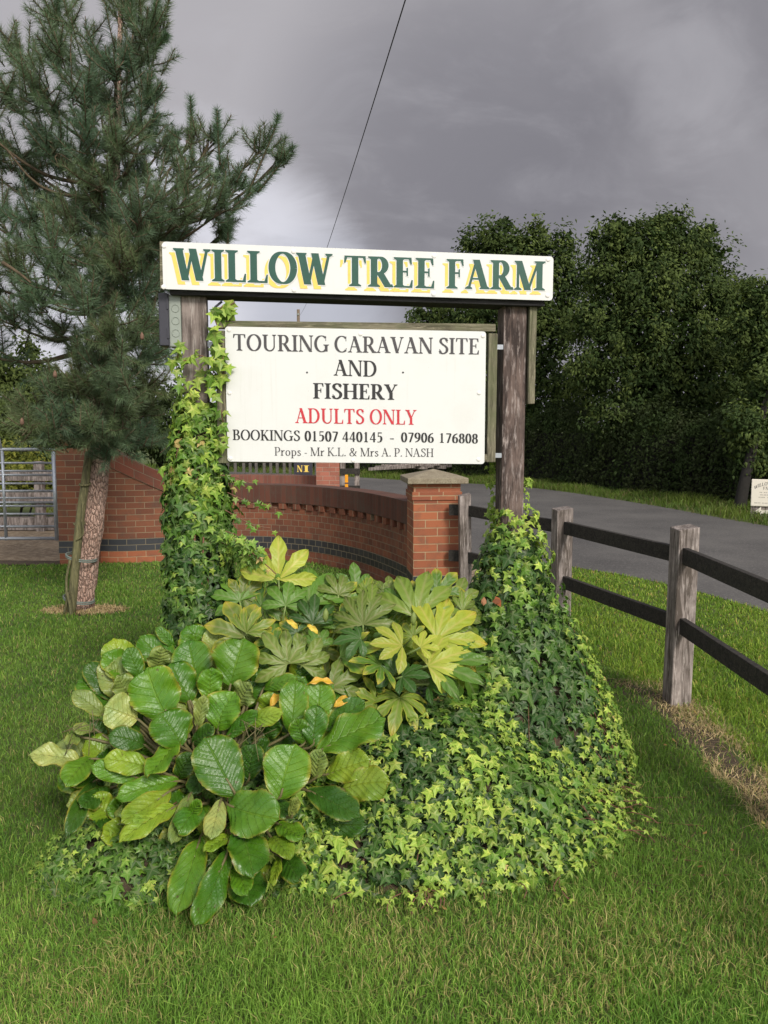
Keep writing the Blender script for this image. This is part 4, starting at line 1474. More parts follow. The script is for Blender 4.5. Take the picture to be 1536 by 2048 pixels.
for k in range(22):
    x0, y0 = rng.uniform(0.5, 1.15), rng.uniform(2.95, 3.9)
    nm = hnormal(np.array([x0]), np.array([y0]))[0]
    d = unit(np.array([nm[0], nm[1]]) + rng.normal(0, 0.2, 2))
    pts = []
    for t in np.linspace(0, 0.35, 7):
        xx, yy = x0 + d[0] * t, y0 + d[1] * t
        pts.append((xx, yy, max(float(hgt(np.array(xx), np.array(yy))), 0) + 0.012))
    st.tube(pts, 0.0018, 5)
rebase(st, ORIG_R).build('stems', M_IVYSTEM, ivy, smooth=True)
# two withered leaves caught in the mound
b = MB()
q = np.array([P(993, 1197, 3.72), P(967, 1208, 3.70), P(988, 1203, 3.71)])
scatter(b, q, np.array([[0.2, -1, 0.3], [-0.3, -1, 0.1], [0, -1, 0.6]]), np.array([[0.5, 0, -1], [0, 0, 1], [1, 0, 0.2]]), np.array([0.055, 0.04, 0.045]), np.array([[0.32, 0.10, 0.04], [0.42, 0.20, 0.11], [0.20, 0.07, 0.03]]), SIMPLE_O, SIMPLE_Z, None)
rebase(b, ORIG_R).build('withered_leaves', M_TREE_LEAF, ivy)

# ivy column up the left post
pl = S2W(-0.737, 0.06, 0)
ivl = thing('ivy_plant', 'tall ivy column wrapped round the sign post below the grey junction box', 'ivy', tuple(pl))
b = MB()
radL = lambda z, a: np.interp(z, [0.0, 0.4, 0.7, 1.0, 1.3, 1.55, 1.75, 1.9, 2.0], [0.27, 0.22, 0.185, 0.155, 0.135, 0.115, 0.095, 0.085, 0.075]) * (1 + 0.10 * np.sin(a * 2 + z * 5))
yL = lambda z: np.interp(z, [0, 0.9, 1.3, 1.6, 1.9], [0.08, 0.18, 0.28, 0.52, 0.78])
post_ivy(b, pl[0] - 0.005, pl[1], (0.05, 1.80), radL, 4700, yL, 0.036, 0.074)
rebase(b, pl).build('mature_leaves', M_IVY, ivl)
b = MB()
post_ivy(b, pl[0] + 0.01, pl[1] - 0.01, (1.35, 1.98), radL, 330, lambda z: np.full_like(z, 0.72), 0.035, 0.062)
post_ivy(b, pl[0] + 0.01, pl[1] - 0.015, (0.5, 1.6), lambda z, a: radL(z, a) * 1.07, 120, lambda z: np.full_like(z, 0.82), 0.03, 0.05)
st = MB()
# two runners up the edges of the post and one across it, plus sprigs reaching out into the air
run = []
run.append(([(356, 770), (352, 735), (358, 705), (365, 686)], 3.78, 10, 0.055))
run.append(([(425, 800), (422, 760), (430, 725), (428, 690), (437, 660), (430, 632), (446, 612)], 3.80, 17, 0.072))
run.append(([(366, 722), (385, 716), (402, 712), (420, 718)], 3.77, 6, 0.060))
run.append(([(448, 640), (455, 620), (470, 604)], 3.82, 6, 0.085))
run.append(([(440, 770), (448, 735), (446, 705)], 3.79, 7, 0.07))
run.append(([(447, 890), (447, 850), (444, 820)], 3.78, 7, 0.045))
run.append(([(440, 950), (470, 955), (490, 962), (512, 968)], 3.80, 7, 0.036))
run.append(([(455, 985), (485, 1000), (505, 1008), (528, 1010), (555, 1016)], 3.78, 8, 0.034))
run.append(([(450, 1020), (476, 1036), (500, 1048), (518, 1052), (542, 1056)], 3.76, 8, 0.032))
for k in range(7):
    run.append(([(440, 1060 + 6 * k), (470, 1070 + 7 * k), (495, 1082 + 7 * k), (512 + 3 * k, 1092 + 6 * k)], 3.70 + 0.012 * k, 15, 0.038))
run.append(([(470, 1080), (510, 1112), (545, 1140), (556, 1150)], 3.68, 10, 0.026))
for pts, Y, m, sz in run:
    w3 = smooth_line(np.array([P(a, c, Y) for a, c in pts]), 30)
    w3[:, 1] += 0.015 * np.sin(np.linspace(0, 6, 30))
    st.tube(w3, 0.0025, 5)
    idx = np.linspace(1, 29, m).astype(int)
    pp = w3[idx] + rng.normal(0, 0.011, (m, 3))
    pp[:, 1] -= 0.012
    scatter(b, pp, np.array([0.05, -1, 0.45]) + rng.normal(0, 0.28, (m, 3)), np.array([0.1, 0, -1]) + rng.normal(0, 0.5, (m, 3)), rng.uniform(0.75, 1.2, m) * sz, ivy_colours(m, np.clip(rng.normal(0.66 if sz > 0.04 else 0.55, 0.13, m), 0, 1)))
rebase(b, pl).build('young_leaves', M_IVY, ivl)
for k in range(40):
    a = rng.uniform(0, 6.28)
    zz = np.linspace(0.05, rng.uniform(0.8, 1.9), 12)
    r = np.array([radL(v, a) for v in zz]) * 0.85
    st.tube(np.c_[pl[0] + r * np.cos(a + 0.5 * zz), pl[1] + r * np.sin(a + 0.5 * zz), zz], 0.004, 5)
rebase(st, pl).build('stems', M_IVYSTEM, ivl, smooth=True)

# low ivy patch at the front left
o3 = G(230, 1740)
iv3 = thing('ivy_plant', 'low ragged ivy patch on the grass beneath the big round glossy leaves', 'ivy', tuple(o3))
b = MB()


def in_left(x, y, h):
    return (x < -0.22 + 0.1 * vnoise(y * 5, x * 3, 6)) & (y < 4.0)


pos, face, tip = bed_ivy(4800, in_left, 0, 0, 0, (-0.04, 0.02))
yg = np.clip(0.22 + 0.2 * vnoise(pos[:, 0] * 6, pos[:, 1] * 6, 14) + rng.normal(0, 0.12, len(pos)), 0, 0.6)
scatter(b, pos, face, tip, rng.uniform(0.032, 0.062, len(pos)), ivy_colours(len(pos), yg))
rebase(b, o3).build('mature_leaves', M_IVY, iv3)
b = MB()
pos, face, tip = bed_ivy(520, lambda x, y, h: in_left(x, y, h) & (h < 0.28) & (vnoise(x * 8, y * 8, 77) > 0.05), 0, 0, 0, (0.01, 0.04), up=0.5)
scatter(b, pos, face, tip, rng.uniform(0.022, 0.042, len(pos)), ivy_colours(len(pos), np.clip(rng.normal(0.68, 0.15, len(pos)), 0, 1)))
rebase(b, o3).build('young_leaves', M_IVY, iv3)
st = MB()
for k in range(12):
    x0, y0 = rng.uniform(-1.1, -0.6), rng.uniform(2.95, 3.3)
    L = rng.uniform(0.05, 0.14)
    a = rng.uniform(3.6, 5.6)
    t = np.linspace(0, L, 6)
    st.tube(np.c_[x0 + t * math.cos(a), y0 + t * math.sin(a), 0.05 + np.maximum(hgt(x0 + t * math.cos(a), y0 + t * math.sin(a)), 0) - t * 0.08], 0.0025, 5)
rebase(st, o3).build('stems', M_IVYSTEM, iv3, smooth=True)


# ------------------------------------------------------------------ big-leaved plants
def camface(p):
    return unit(EYE - p)


def leaf_sheet(mb, base, tip, width, nrm, col, fold=0.10, arch=0.08, side=0.0, wave=0.02, quilt=0.006, prof='round', nu=15, nv=27):
    """one broad undivided leaf from its stalk end to its tip"""
    L = np.linalg.norm(tip - base)
    t = (tip - base) / L
    n = nrm - t * (nrm @ t)
    n = unit(n)
    bb = np.cross(t, n)
    u, v = np.meshgrid(np.linspace(-1, 1, nu), np.linspace(0, 1, nv))
    if prof == 'round':
        vs = v ** 1.16
        wv = np.clip(1 - np.abs(2 * vs - 1) ** 2.15, 0, 1) ** 0.5 * (0.80 + 0.20 * v)
        wv = wv * (1 + 0.045 * np.sin(v * 9 + rng.uniform(0, 6.28) + np.sign(u) * 1.3))
        wv = np.maximum(wv, 0.05)
    else:
        wv = np.maximum(np.sin(math.pi * v ** 0.9) ** 0.85, 0.04)
    ph = rng.uniform(0, 6.28)
    teeth = 1 + 0.018 * np.sin(v * 70 + ph) * (np.abs(u) > 0.9)
    x = u * wv * width / 2 * teeth + side * width * np.sin(v * math.pi)
    z = fold * width * (np.abs(u) ** 1.4) * wv - arch * L * (v ** 2.2) + 0.35 * arch * L * np.sin(math.pi * v)
    z = z + wave * width * np.sin(v * 13 + ph + u * 2) * np.abs(u) ** 2
    z = z + quilt * np.abs(np.sin((v - 0.30 * np.abs(u)) * 23)) * (1 - np.abs(u) ** 4) * np.minimum(1, wv * 1.5)
    # round off the tip
    y = v * L * (1 - 0.03 * np.abs(u) ** 2 * v ** 3)
    V = base + bb * x[..., None] + t * y[..., None] + n * z[..., None]
    edge = np.maximum(np.abs(u), np.where(v > 0.9, (v - 0.9) * 10, 0))
    mb.add(V.reshape(-1, 3), grid_faces(nu, nv), col=col, uv=np.stack([u, v], -1).reshape(-1, 2), vein=edge.ravel())


def bdepth(py):
    return float(np.interp(py, [1240, 1330, 1420, 1500, 1580, 1680, 1760, 1860], [3.50, 3.36, 3.22, 3.10, 2.98, 2.84, 2.74, 2.66]))


g0 = G(430, 1700)
berg = thing('bergenia_plant', 'clump of large glossy rounded leaves spreading over the lawn in front of the sign', 'plant', tuple(g0))
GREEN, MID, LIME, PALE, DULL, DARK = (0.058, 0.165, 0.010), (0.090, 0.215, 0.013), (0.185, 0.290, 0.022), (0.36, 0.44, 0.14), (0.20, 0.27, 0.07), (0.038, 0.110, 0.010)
# stalk end, tip and width read off the photo's clump (zoomed units), colour, and how far it stands forward
BL = [
    (605, 405, 515, 190, 205, MID, 0.04), (690, 330, 610, 172, 150, GREEN, -0.02), (715, 265, 680, 80, 160, GREEN, -0.06),
    (850, 265, 905, 72, 190, MID, 0.0), (800, 445, 865, 290, 155, MID, 0.03), (650, 510, 565, 375, 180, GREEN, 0.06),
    (640, 485, 515, 640, 105, MID, 0.05), (475, 400, 340, 350, 150, PALE, 0.02), (440, 305, 390, 222, 95, DULL, -0.03),
    (245, 575, 35, 540, 100, PALE, 0.02), (290, 560, 185, 665, 115, MID, 0.0), (530, 600, 340, 555, 105, LIME, 0.04),
    (485, 640, 285, 585, 90, MID, 0.02), (872, 712, 745, 475, 205, GREEN, 0.09), (925, 645, 950, 500, 120, DARK, 0.0),
    (1045, 725, 1115, 500, 200, MID, 0.07), (842, 748, 1035, 800, 195, MID, 0.10), (895, 850, 945, 1030, 170, GREEN, 0.06),
    (1095, 455, 1115, 235, 120, MID, 0.02), (1190, 432, 1215, 240, 130, MID, 0.0), (1205, 530, 1480, 400, 190, MID, 0.05),
    (1235, 445, 1395, 325, 110, GREEN, 0.0), (1240, 625, 1420, 565, 130, LIME, 0.03), (1300, 685, 1495, 655, 145, LIME, 0.05),
    (1165, 690, 1375, 795, 130, DARK, 0.0), (1150, 500, 1110, 395, 85, MID, 0.04), (1180, 512, 1200, 340, 105, GREEN, 0.05),
    (915, 412, 1058, 375, 80, LIME, 0.03), (770, 325, 775, 190, 105, MID, 0.0), (880, 345, 930, 250, 110, DULL, -0.05),
    (715, 430, 745, 300, 60, DULL, 0.04), (842, 930, 705, 1240, 125, GREEN, 0.10), (730, 880, 630, 1190, 145, MID, 0.05),
    (735, 745, 645, 850, 110, GREEN, 0.05), (690, 800, 730, 725, 60, MID, 0.06), (812, 728, 770, 892, 90, PALE, 0.08),
    (610, 690, 405, 825, 110, LIME, 0.05), (632, 752, 400, 885, 110, LIME, 0.06), (640, 650, 390, 710, 100, MID, 0.0),
    (1015, 880, 1090, 955, 95, LIME, 0.03), (1045, 825, 1145, 885, 100, MID, 0.02), (1065, 935, 1130, 1055, 110, DARK, 0.0),
    (865, 985, 920, 1115, 95, MID, 0.04), (905, 1005, 930, 1155, 165, DARK, -0.02), (1050, 960, 1020, 1072, 50, LIME, 0.04),
    (855, 868, 740, 938, 55, LIME, 0.06), (338, 385, 212, 288, 80, DULL, 0.0), (485, 232, 435, 110, 85, GREEN, -0.03),
    (622, 112, 552, 28, 50, GREEN, -0.06), (745, 155, 675, 20, 120, GREEN, -0.10), (560, 192, 575, 108, 105, DULL, -0.06),
    (650, 475, 675, 378, 75, GREEN, 0.02), (1195, 640, 1220, 518, 85, DULL, 0.06), (1090, 800, 1125, 715, 45, DULL, 0.06),
    (985, 275, 1115, 232, 65, MID, -0.04), (505, 505, 360, 465, 100, DARK, 0.0), (830, 480, 965, 365, 65, GREEN, 0.0),
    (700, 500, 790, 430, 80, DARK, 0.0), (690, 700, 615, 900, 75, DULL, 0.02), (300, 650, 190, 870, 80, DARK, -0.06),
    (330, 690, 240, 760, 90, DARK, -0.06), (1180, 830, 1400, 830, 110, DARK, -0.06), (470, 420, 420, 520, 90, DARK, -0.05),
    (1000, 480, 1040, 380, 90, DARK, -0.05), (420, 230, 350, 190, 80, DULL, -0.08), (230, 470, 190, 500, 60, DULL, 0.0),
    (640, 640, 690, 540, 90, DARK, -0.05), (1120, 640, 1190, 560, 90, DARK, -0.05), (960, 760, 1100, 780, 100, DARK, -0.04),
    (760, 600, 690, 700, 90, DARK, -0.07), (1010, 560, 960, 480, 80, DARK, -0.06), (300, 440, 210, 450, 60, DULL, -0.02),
]
for k in range(85):                     # leaves half hidden deeper in the clump
    a_, r_ = rng.uniform(0, 6.28), rng.uniform(0.15, 1.0) ** 0.6
    zx, zy = 800 + 560 * r_ * math.cos(a_), 600 + 430 * r_ * math.sin(a_)
    dx_, dy_ = math.cos(a_) * 120 + rng.normal(0, 45), math.sin(a_) * 120 - 60 + rng.normal(0, 40)
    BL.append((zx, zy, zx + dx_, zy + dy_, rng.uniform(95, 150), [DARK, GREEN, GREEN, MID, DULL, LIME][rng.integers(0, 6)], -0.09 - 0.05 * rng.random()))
b, st = MB(), MB()
for zx0, zy0, zx1, zy1, wd, col, fwd in BL:
    ax, ay, tx, ty = 40 + zx0 / 2.021, 1240 + zy0 / 2.021, 40 + zx1 / 2.021, 1240 + zy1 / 2.021
    da, dt = bdepth(ay) + 0.07 - fwd, bdepth(ty) - 0.02 - fwd
    A, T = P(ax, ay, da), P(tx, ty, dt)
    wm = wd / 2.021 / F * (da + dt) / 2 * 1.12
    nr = camface(A) * 1.0 + np.array([0, 0, 0.35]) + rng.normal(0, 0.20, 3)
    cc = np.array(col) * rng.uniform(0.85, 1.15)
    leaf_sheet(b, A, T, wm, nr, cc, fold=rng.uniform(0.02, 0.22), arch=rng.uniform(-0.04, 0.12), side=rng.uniform(-0.05, 0.05), wave=rng.uniform(0.04, 0.13), quilt=0.012)
    root = P(430 + (ax - 430) * 0.45, 1570 + (ay - 1570) * 0.4, 3.22)
    mid = (A + root) / 2 + rng.normal(0, 0.015, 3)
    st.tube(smooth_line(np.array([root, mid, A, A + (T - A) * 0.35]), 9), np.linspace(0.008, 0.004, 9), 6)
rebase(b, g0).build('foliage', M_BERG, berg, smooth=True)
b = MB()
for zx0, zy0, zx1, zy1, wd, fw_ in ((1160, 262, 1265, 238, 34, 0.03), (1268, 350, 1328, 308, 40, 0.01), (1012, 348, 1050, 296, 40, -0.03)):
    ax, ay, tx, ty = 40 + zx0 / 2.021, 1240 + zy0 / 2.021, 40 + zx1 / 2.021, 1240 + zy1 / 2.021
    A, T = P(ax, ay, bdepth(ay) - fw_), P(tx, ty, bdepth(ty) - fw_)
    leaf_sheet(b, A, T, wd / 2.021 / F * 3.2, camface(A) + rng.normal(0, 0.2, 3) + (0, 0, 0.5), (0.60, 0.40, 0.04), wave=0.22, arch=0.25, fold=0.3, quilt=0.003)
tag(rebase(b, g0).build('yellow_leaves', M_FATSIA, berg, smooth=True), 'yellowed dying leaves')
# straw-thin dead flower stalks
for k in range(16):
    q = P(rng.uniform(130, 200) if k < 8 else rng.uniform(480, 560), rng.uniform(1445, 1475), 3.02 if k < 8 else 3.12)
    st.tube([q, q + rng.normal(0, 0.025, 3) + (0.01, -0.01, 0.0), q + rng.normal(0, 0.04, 3) + (0.02, -0.02, 0)], 0.0016, 4)
rebase(st, g0).build('stalks', M_BERGSTEM, berg, smooth=True)


def palm_leaf(mb, C0, tipv, nrm, col, lobes=7, span=125, cup=0.18, droop=0.25, wide=1.0, short=0.72, tipcol=None):
    """hand-shaped leaf: lobes joined round the stalk end C0; tipv reaches the middle lobe's tip"""
    Rm = np.linalg.norm(tipv)
    t = tipv / Rm
    n = unit(nrm - t * (nrm @ t))
    bb = np.cross(t, n)
    nu, nv = 13, 19
    half = math.radians(span / (lobes - 1)) if lobes > 1 else 0.4
    ph = rng.uniform(0, 6.28)
    for k in range(lobes):
        a = math.radians(-span + 2 * span * k / (lobes - 1)) + rng.normal(0, 0.05)
        f = abs(k - (lobes - 1) / 2) / ((lobes - 1) / 2)
        L = Rm * (1 - (1 - short) * f ** 1.3) * rng.uniform(0.93, 1.05)
        ax = t * math.cos(a) + bb * math.sin(a)
        ay = -t * math.sin(a) + bb * math.cos(a)
        u, v = np.meshgrid(np.linspace(-1, 1, nu), np.linspace(0, 1, nv))
        v0 = 0.39
        th = math.tan(half * 0.98)
        wfuse = v * th
        tt = np.clip((v - v0) / (1 - v0), 0, 1)
        wl = v0 * th * np.interp(tt, [0, 0.2, 0.45, 0.7, 0.9, 1.0], [1.0, 1.04, 1.20 * wide, 0.98 * wide, 0.42 * wide, 0.03])
        wv = np.where(v < v0, wfuse, wl) * L
        wv = wv * (1 + 0.05 * np.sin(v * 22 + ph + k) * (v > v0))
        x = u * wv
        z = cup * Rm * v * (1 - v) * 1.6 - droop * L * v ** 2.4
        z = z + 0.18 * wv * np.abs(u) ** 1.5 * (v > 0.1) - 0.0 * v
        z = z + 0.008 * np.sin((v - 0.25 * np.abs(u)) * 30 + ph) * (1 - np.abs(u)) * np.abs(u) * 4 * v * Rm / 0.22
        V = C0 + ax * (v * L)[..., None] + ay * x[..., None] + n * z[..., None]
        vein = np.clip(1 - np.abs(u) * np.maximum(wv / L, 0.05) * 22, 0, 1)
        rib = np.clip(1 - np.abs(((v * 6.5 - np.abs(u) * 1.1) % 1.0) - 0.5) * 5, 0, 1) * 0.22 * (v > 0.15)
        cc = np.broadcast_to(np.asarray(col), (nv, nu, 3)).copy()
        if tipcol is not None:
            e = np.clip(np.maximum((v - 0.72) / 0.28, (np.abs(u) - 0.72) * 2.0 * (v > 0.35)), 0, 1)[..., None]
            cc = cc * (1 - e) + np.asarray(tipcol) * e
        mb.add(V.reshape(-1, 3), grid_faces(nu, nv), col=cc.reshape(-1, 3), uv=np.stack([u, v], -1).reshape(-1, 2), vein=np.maximum(vein, rib).ravel())


g1 = P(760, 1400, 3.72)
g1[2] = 0.3
fat = thing('fatsia_plant', 'shrub of pale hand-shaped leaves between the posts of the sign', 'plant', tuple(g1))
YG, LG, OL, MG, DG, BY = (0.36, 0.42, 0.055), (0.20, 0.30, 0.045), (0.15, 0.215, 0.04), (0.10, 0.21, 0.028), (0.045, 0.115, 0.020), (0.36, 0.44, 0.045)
# stalk end, middle-lobe tip (zoomed units), depth at each, facing camera share, colour, lobes, span, cup
FL = [
    (322, 328, 335, 62, 3.74, 3.78, 1.0, YG, 5, 82, 0.10, 3),
    (490, 470, 472, 275, 3.70, 3.84, 0.75, MG, 5, 80, 0.1, 2),
    (508, 570, 522, 410, 3.60, 3.66, 0.9, DG, 5, 70, 0.2, 1),
    (785, 575, 775, 382, 3.55, 3.62, 1.0, OL, 7, 95, 0.15, 3),
    (830, 470, 840, 345, 3.70, 3.80, 0.9, LG, 5, 75, 0.15, 1),
    (1078, 540, 1130, 285, 3.62, 3.74, 0.9, LG, 5, 70, 0.25, 3),
    (1190, 655, 1390, 500, 3.52, 3.62, 0.75, BY, 5, 75, 0.12, 3),
    (1000, 690, 842, 665, 3.46, 3.42, 0.55, YG, 5, 80, 0.15, 0),
    (1100, 700, 1190, 640, 3.44, 3.46, 0.5, YG, 5, 85, 0.2, 0),
    (1140, 800, 1345, 700, 3.42, 3.44, 0.5, YG, 5, 80, 0.1, 0),
    (1165, 800, 1448, 742, 3.46, 3.42, 0.5, MG, 5, 60, 0.1, 0),
    (130, 638, 40, 450, 3.52, 3.58, 0.9, OL, 5, 95, 0.2, 2),
    (145, 620, 210, 485, 3.50, 3.52, 0.9, LG, 5, 70, 0.2, 1),
    (370, 790, 245, 640, 3.42, 3.46, 0.8, OL, 7, 110, 0.2, 2),
    (450, 800, 540, 650, 3.44, 3.50, 0.9, OL, 5, 85, 0.2, 1),
    (600, 925, 775, 808, 3.36, 3.40, 0.8, OL, 3, 40, 0.1, 0),
    (660, 750, 835, 700, 3.48, 3.42, 0.5, MG, 5, 85, 0.1, 0),
    (985, 975, 965, 1112, 3.42, 3.28, 0.55, LG, 7, 110, 0.12, 0),
    (860, 1000, 760, 930, 3.42, 3.38, 0.55, LG, 5, 85, 0.15, 0),
    (1330, 500, 1325, 385, 3.66, 3.70, 0.9, LG, 3, 28, 0.1, 0),
    (640, 600, 660, 500, 3.62, 3.68, 0.8, MG, 5, 80, 0.15, 0),
    (240, 475, 190, 315, 3.74, 3.80, 0.7, DG, 3, 40, 0.1, 0),
    (360, 470, 380, 330, 3.66, 3.72, 0.7, MG, 5, 90, 0.2, 0),
    (650, 410, 690, 290, 3.74, 3.80, 0.8, OL, 5, 80, 0.2, 0),
    (900, 620, 880, 560, 3.55, 3.58, 0.7, MG, 5, 90, 0.2, 0),
    (770, 650, 640, 655, 3.45, 3.42, 0.5, DG, 5, 90, 0.1, 0),
    (880, 800, 740, 760, 3.42, 3.36, 0.5, MG, 7, 110, 0.1, 0),
    (960, 840, 870, 720, 3.44, 3.46, 0.6, DG, 5, 90, 0.1, 0),
    (1000, 860, 1130, 850, 3.40, 3.36, 0.5, DG, 5, 95, 0.1, 0),
    (1060, 640, 1000, 560, 3.52, 3.56, 0.8, LG, 5, 80, 0.2, 0),
    (1240, 760, 1300, 680, 3.46, 3.5, 0.6, LG, 5, 80, 0.2, 0),
    (700, 560, 600, 520, 3.62, 3.66, 0.7, MG, 5, 90, 0.2, 0),
    (540, 690, 500, 590, 3.52, 3.56, 0.7, MG, 5, 90, 0.2, 0),
    (1250, 620, 1240, 500, 3.60, 3.64, 0.8, LG, 5, 80, 0.2, 0),
    (300, 690, 240, 600, 3.50, 3.54, 0.7, MG, 5, 90, 0.2, 0),
    (840, 930, 900, 860, 3.46, 3.44, 0.5, DG, 5, 95, 0.1, 0),
    (1150, 900, 1250, 860, 3.44, 3.40, 0.4, DG, 5, 85, 0.1, 0),
    (420, 620, 330, 560, 3.58, 3.60, 0.6, DG, 5, 95, 0.1, 0),
    (1000, 470, 985, 340, 3.70, 3.76, 0.85, MG, 5, 75, 0.2, 0),
]
for zx, zy, ex, ey in ((690, 420, 660, 300), (800, 400, 830, 300), (930, 410, 920, 310), (1000, 430, 1030, 320), (1180, 450, 1240, 330), (1240, 520, 1330, 420), (600, 420, 560, 320), (880, 470, 960, 380), (420, 430, 440, 320), (1290, 600, 1400, 560), (1200, 560, 1180, 420)):
    FL.append((zx, zy, ex, ey, 3.80, 3.86, 0.85, [LG, OL, MG, LG, YG][rng.integers(0, 5)], 5, 80, 0.2, 0))
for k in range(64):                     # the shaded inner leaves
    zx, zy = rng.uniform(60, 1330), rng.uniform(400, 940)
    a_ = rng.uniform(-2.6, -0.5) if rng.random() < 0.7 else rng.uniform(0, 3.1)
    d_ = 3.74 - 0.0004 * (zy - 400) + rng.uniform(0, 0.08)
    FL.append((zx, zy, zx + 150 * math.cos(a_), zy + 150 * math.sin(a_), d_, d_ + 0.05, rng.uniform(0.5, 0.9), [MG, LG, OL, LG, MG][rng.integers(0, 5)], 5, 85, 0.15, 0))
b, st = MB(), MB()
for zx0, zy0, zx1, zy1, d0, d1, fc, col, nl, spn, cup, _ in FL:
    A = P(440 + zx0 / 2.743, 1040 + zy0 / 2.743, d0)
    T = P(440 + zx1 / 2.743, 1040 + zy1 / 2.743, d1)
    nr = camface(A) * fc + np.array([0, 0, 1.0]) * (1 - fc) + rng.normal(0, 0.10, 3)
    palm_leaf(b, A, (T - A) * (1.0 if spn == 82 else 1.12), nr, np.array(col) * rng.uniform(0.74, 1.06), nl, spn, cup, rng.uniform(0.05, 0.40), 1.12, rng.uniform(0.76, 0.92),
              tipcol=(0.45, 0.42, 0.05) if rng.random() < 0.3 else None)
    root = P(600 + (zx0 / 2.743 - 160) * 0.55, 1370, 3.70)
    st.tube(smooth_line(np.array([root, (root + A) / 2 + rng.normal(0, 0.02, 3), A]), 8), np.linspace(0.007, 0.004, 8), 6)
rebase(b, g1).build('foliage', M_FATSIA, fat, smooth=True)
b = MB()
for zx, zy in ((1060, 540), (578, 522), (930, 900)):
    q = P(440 + zx / 2.743, 1040 + zy / 2.743, 3.5)
    b = MB()
    b.tube([q + (0, 0, -0.03), q + (0, 0, -0.01), q + (0.002, 0, 0.012), q + (0.003, 0, 0.03)], [0.005, 0.013, 0.012, 0.002], 8, col=(0.24, 0.31, 0.09))
    rebase(b, g1).build('bud', M_FATSIA, fat, smooth=True)
b = MB()
for zx0, zy0, zx1, zy1, wd in ((365, 550, 425, 588, 34), (478, 578, 536, 615, 32)):
    A, T = P(440 + zx0 / 2.743, 1040 + zy0 / 2.743, 3.40), P(440 + zx1 / 2.743, 1040 + zy1 / 2.743, 3.38)
    leaf_sheet(b, A, T, wd / 2.743 / F * 3.4, camface(A) + (0, 0, 0.4), (0.66, 0.54, 0.08), wave=0.25, arch=0.3, fold=0.35, quilt=0.002)
tag(rebase(b, g1).build('yellow_leaves', M_FATSIA, fat, smooth=True), 'yellowed dying leaf tips')
rebase(st, g1).build('stalks', M_STALK, fat, smooth=True)

# ------------------------------------------------------------------ pine
PY = 7.55
pbase = G(165, 1222)
pine = thing('pine_tree', 'tall leaning pine tree with blue-green needles beside the curved wall', 'tree', tuple(pbase))
TP = np.array([P(a, c, PY) for a, c in ((158, 1235), (170, 1150), (186, 1040), (197, 950), (204, 850), (212, 700), (222, 520), (230, 330), (238, 130), (244, -80), (246, -220))])
TR = np.array([0.122, 0.108, 0.098, 0.090, 0.084, 0.074, 0.058, 0.042, 0.022, 0.010, 0.006])
tc_ = smooth_line(TP, 60)
tr_ = np.interp(np.linspace(0, 10, 60), np.arange(11), TR)
b = MB()
k = 22
b.tube(tc_, tr_ * (1 + 0.05 * np.sin(np.arange(60) * 1.3)), k)
v = b.v[0]
v += rng.normal(0, 0.0035, v.shape)
rebase(b, pbase).build('trunk', M_BARK, pine, smooth=True)
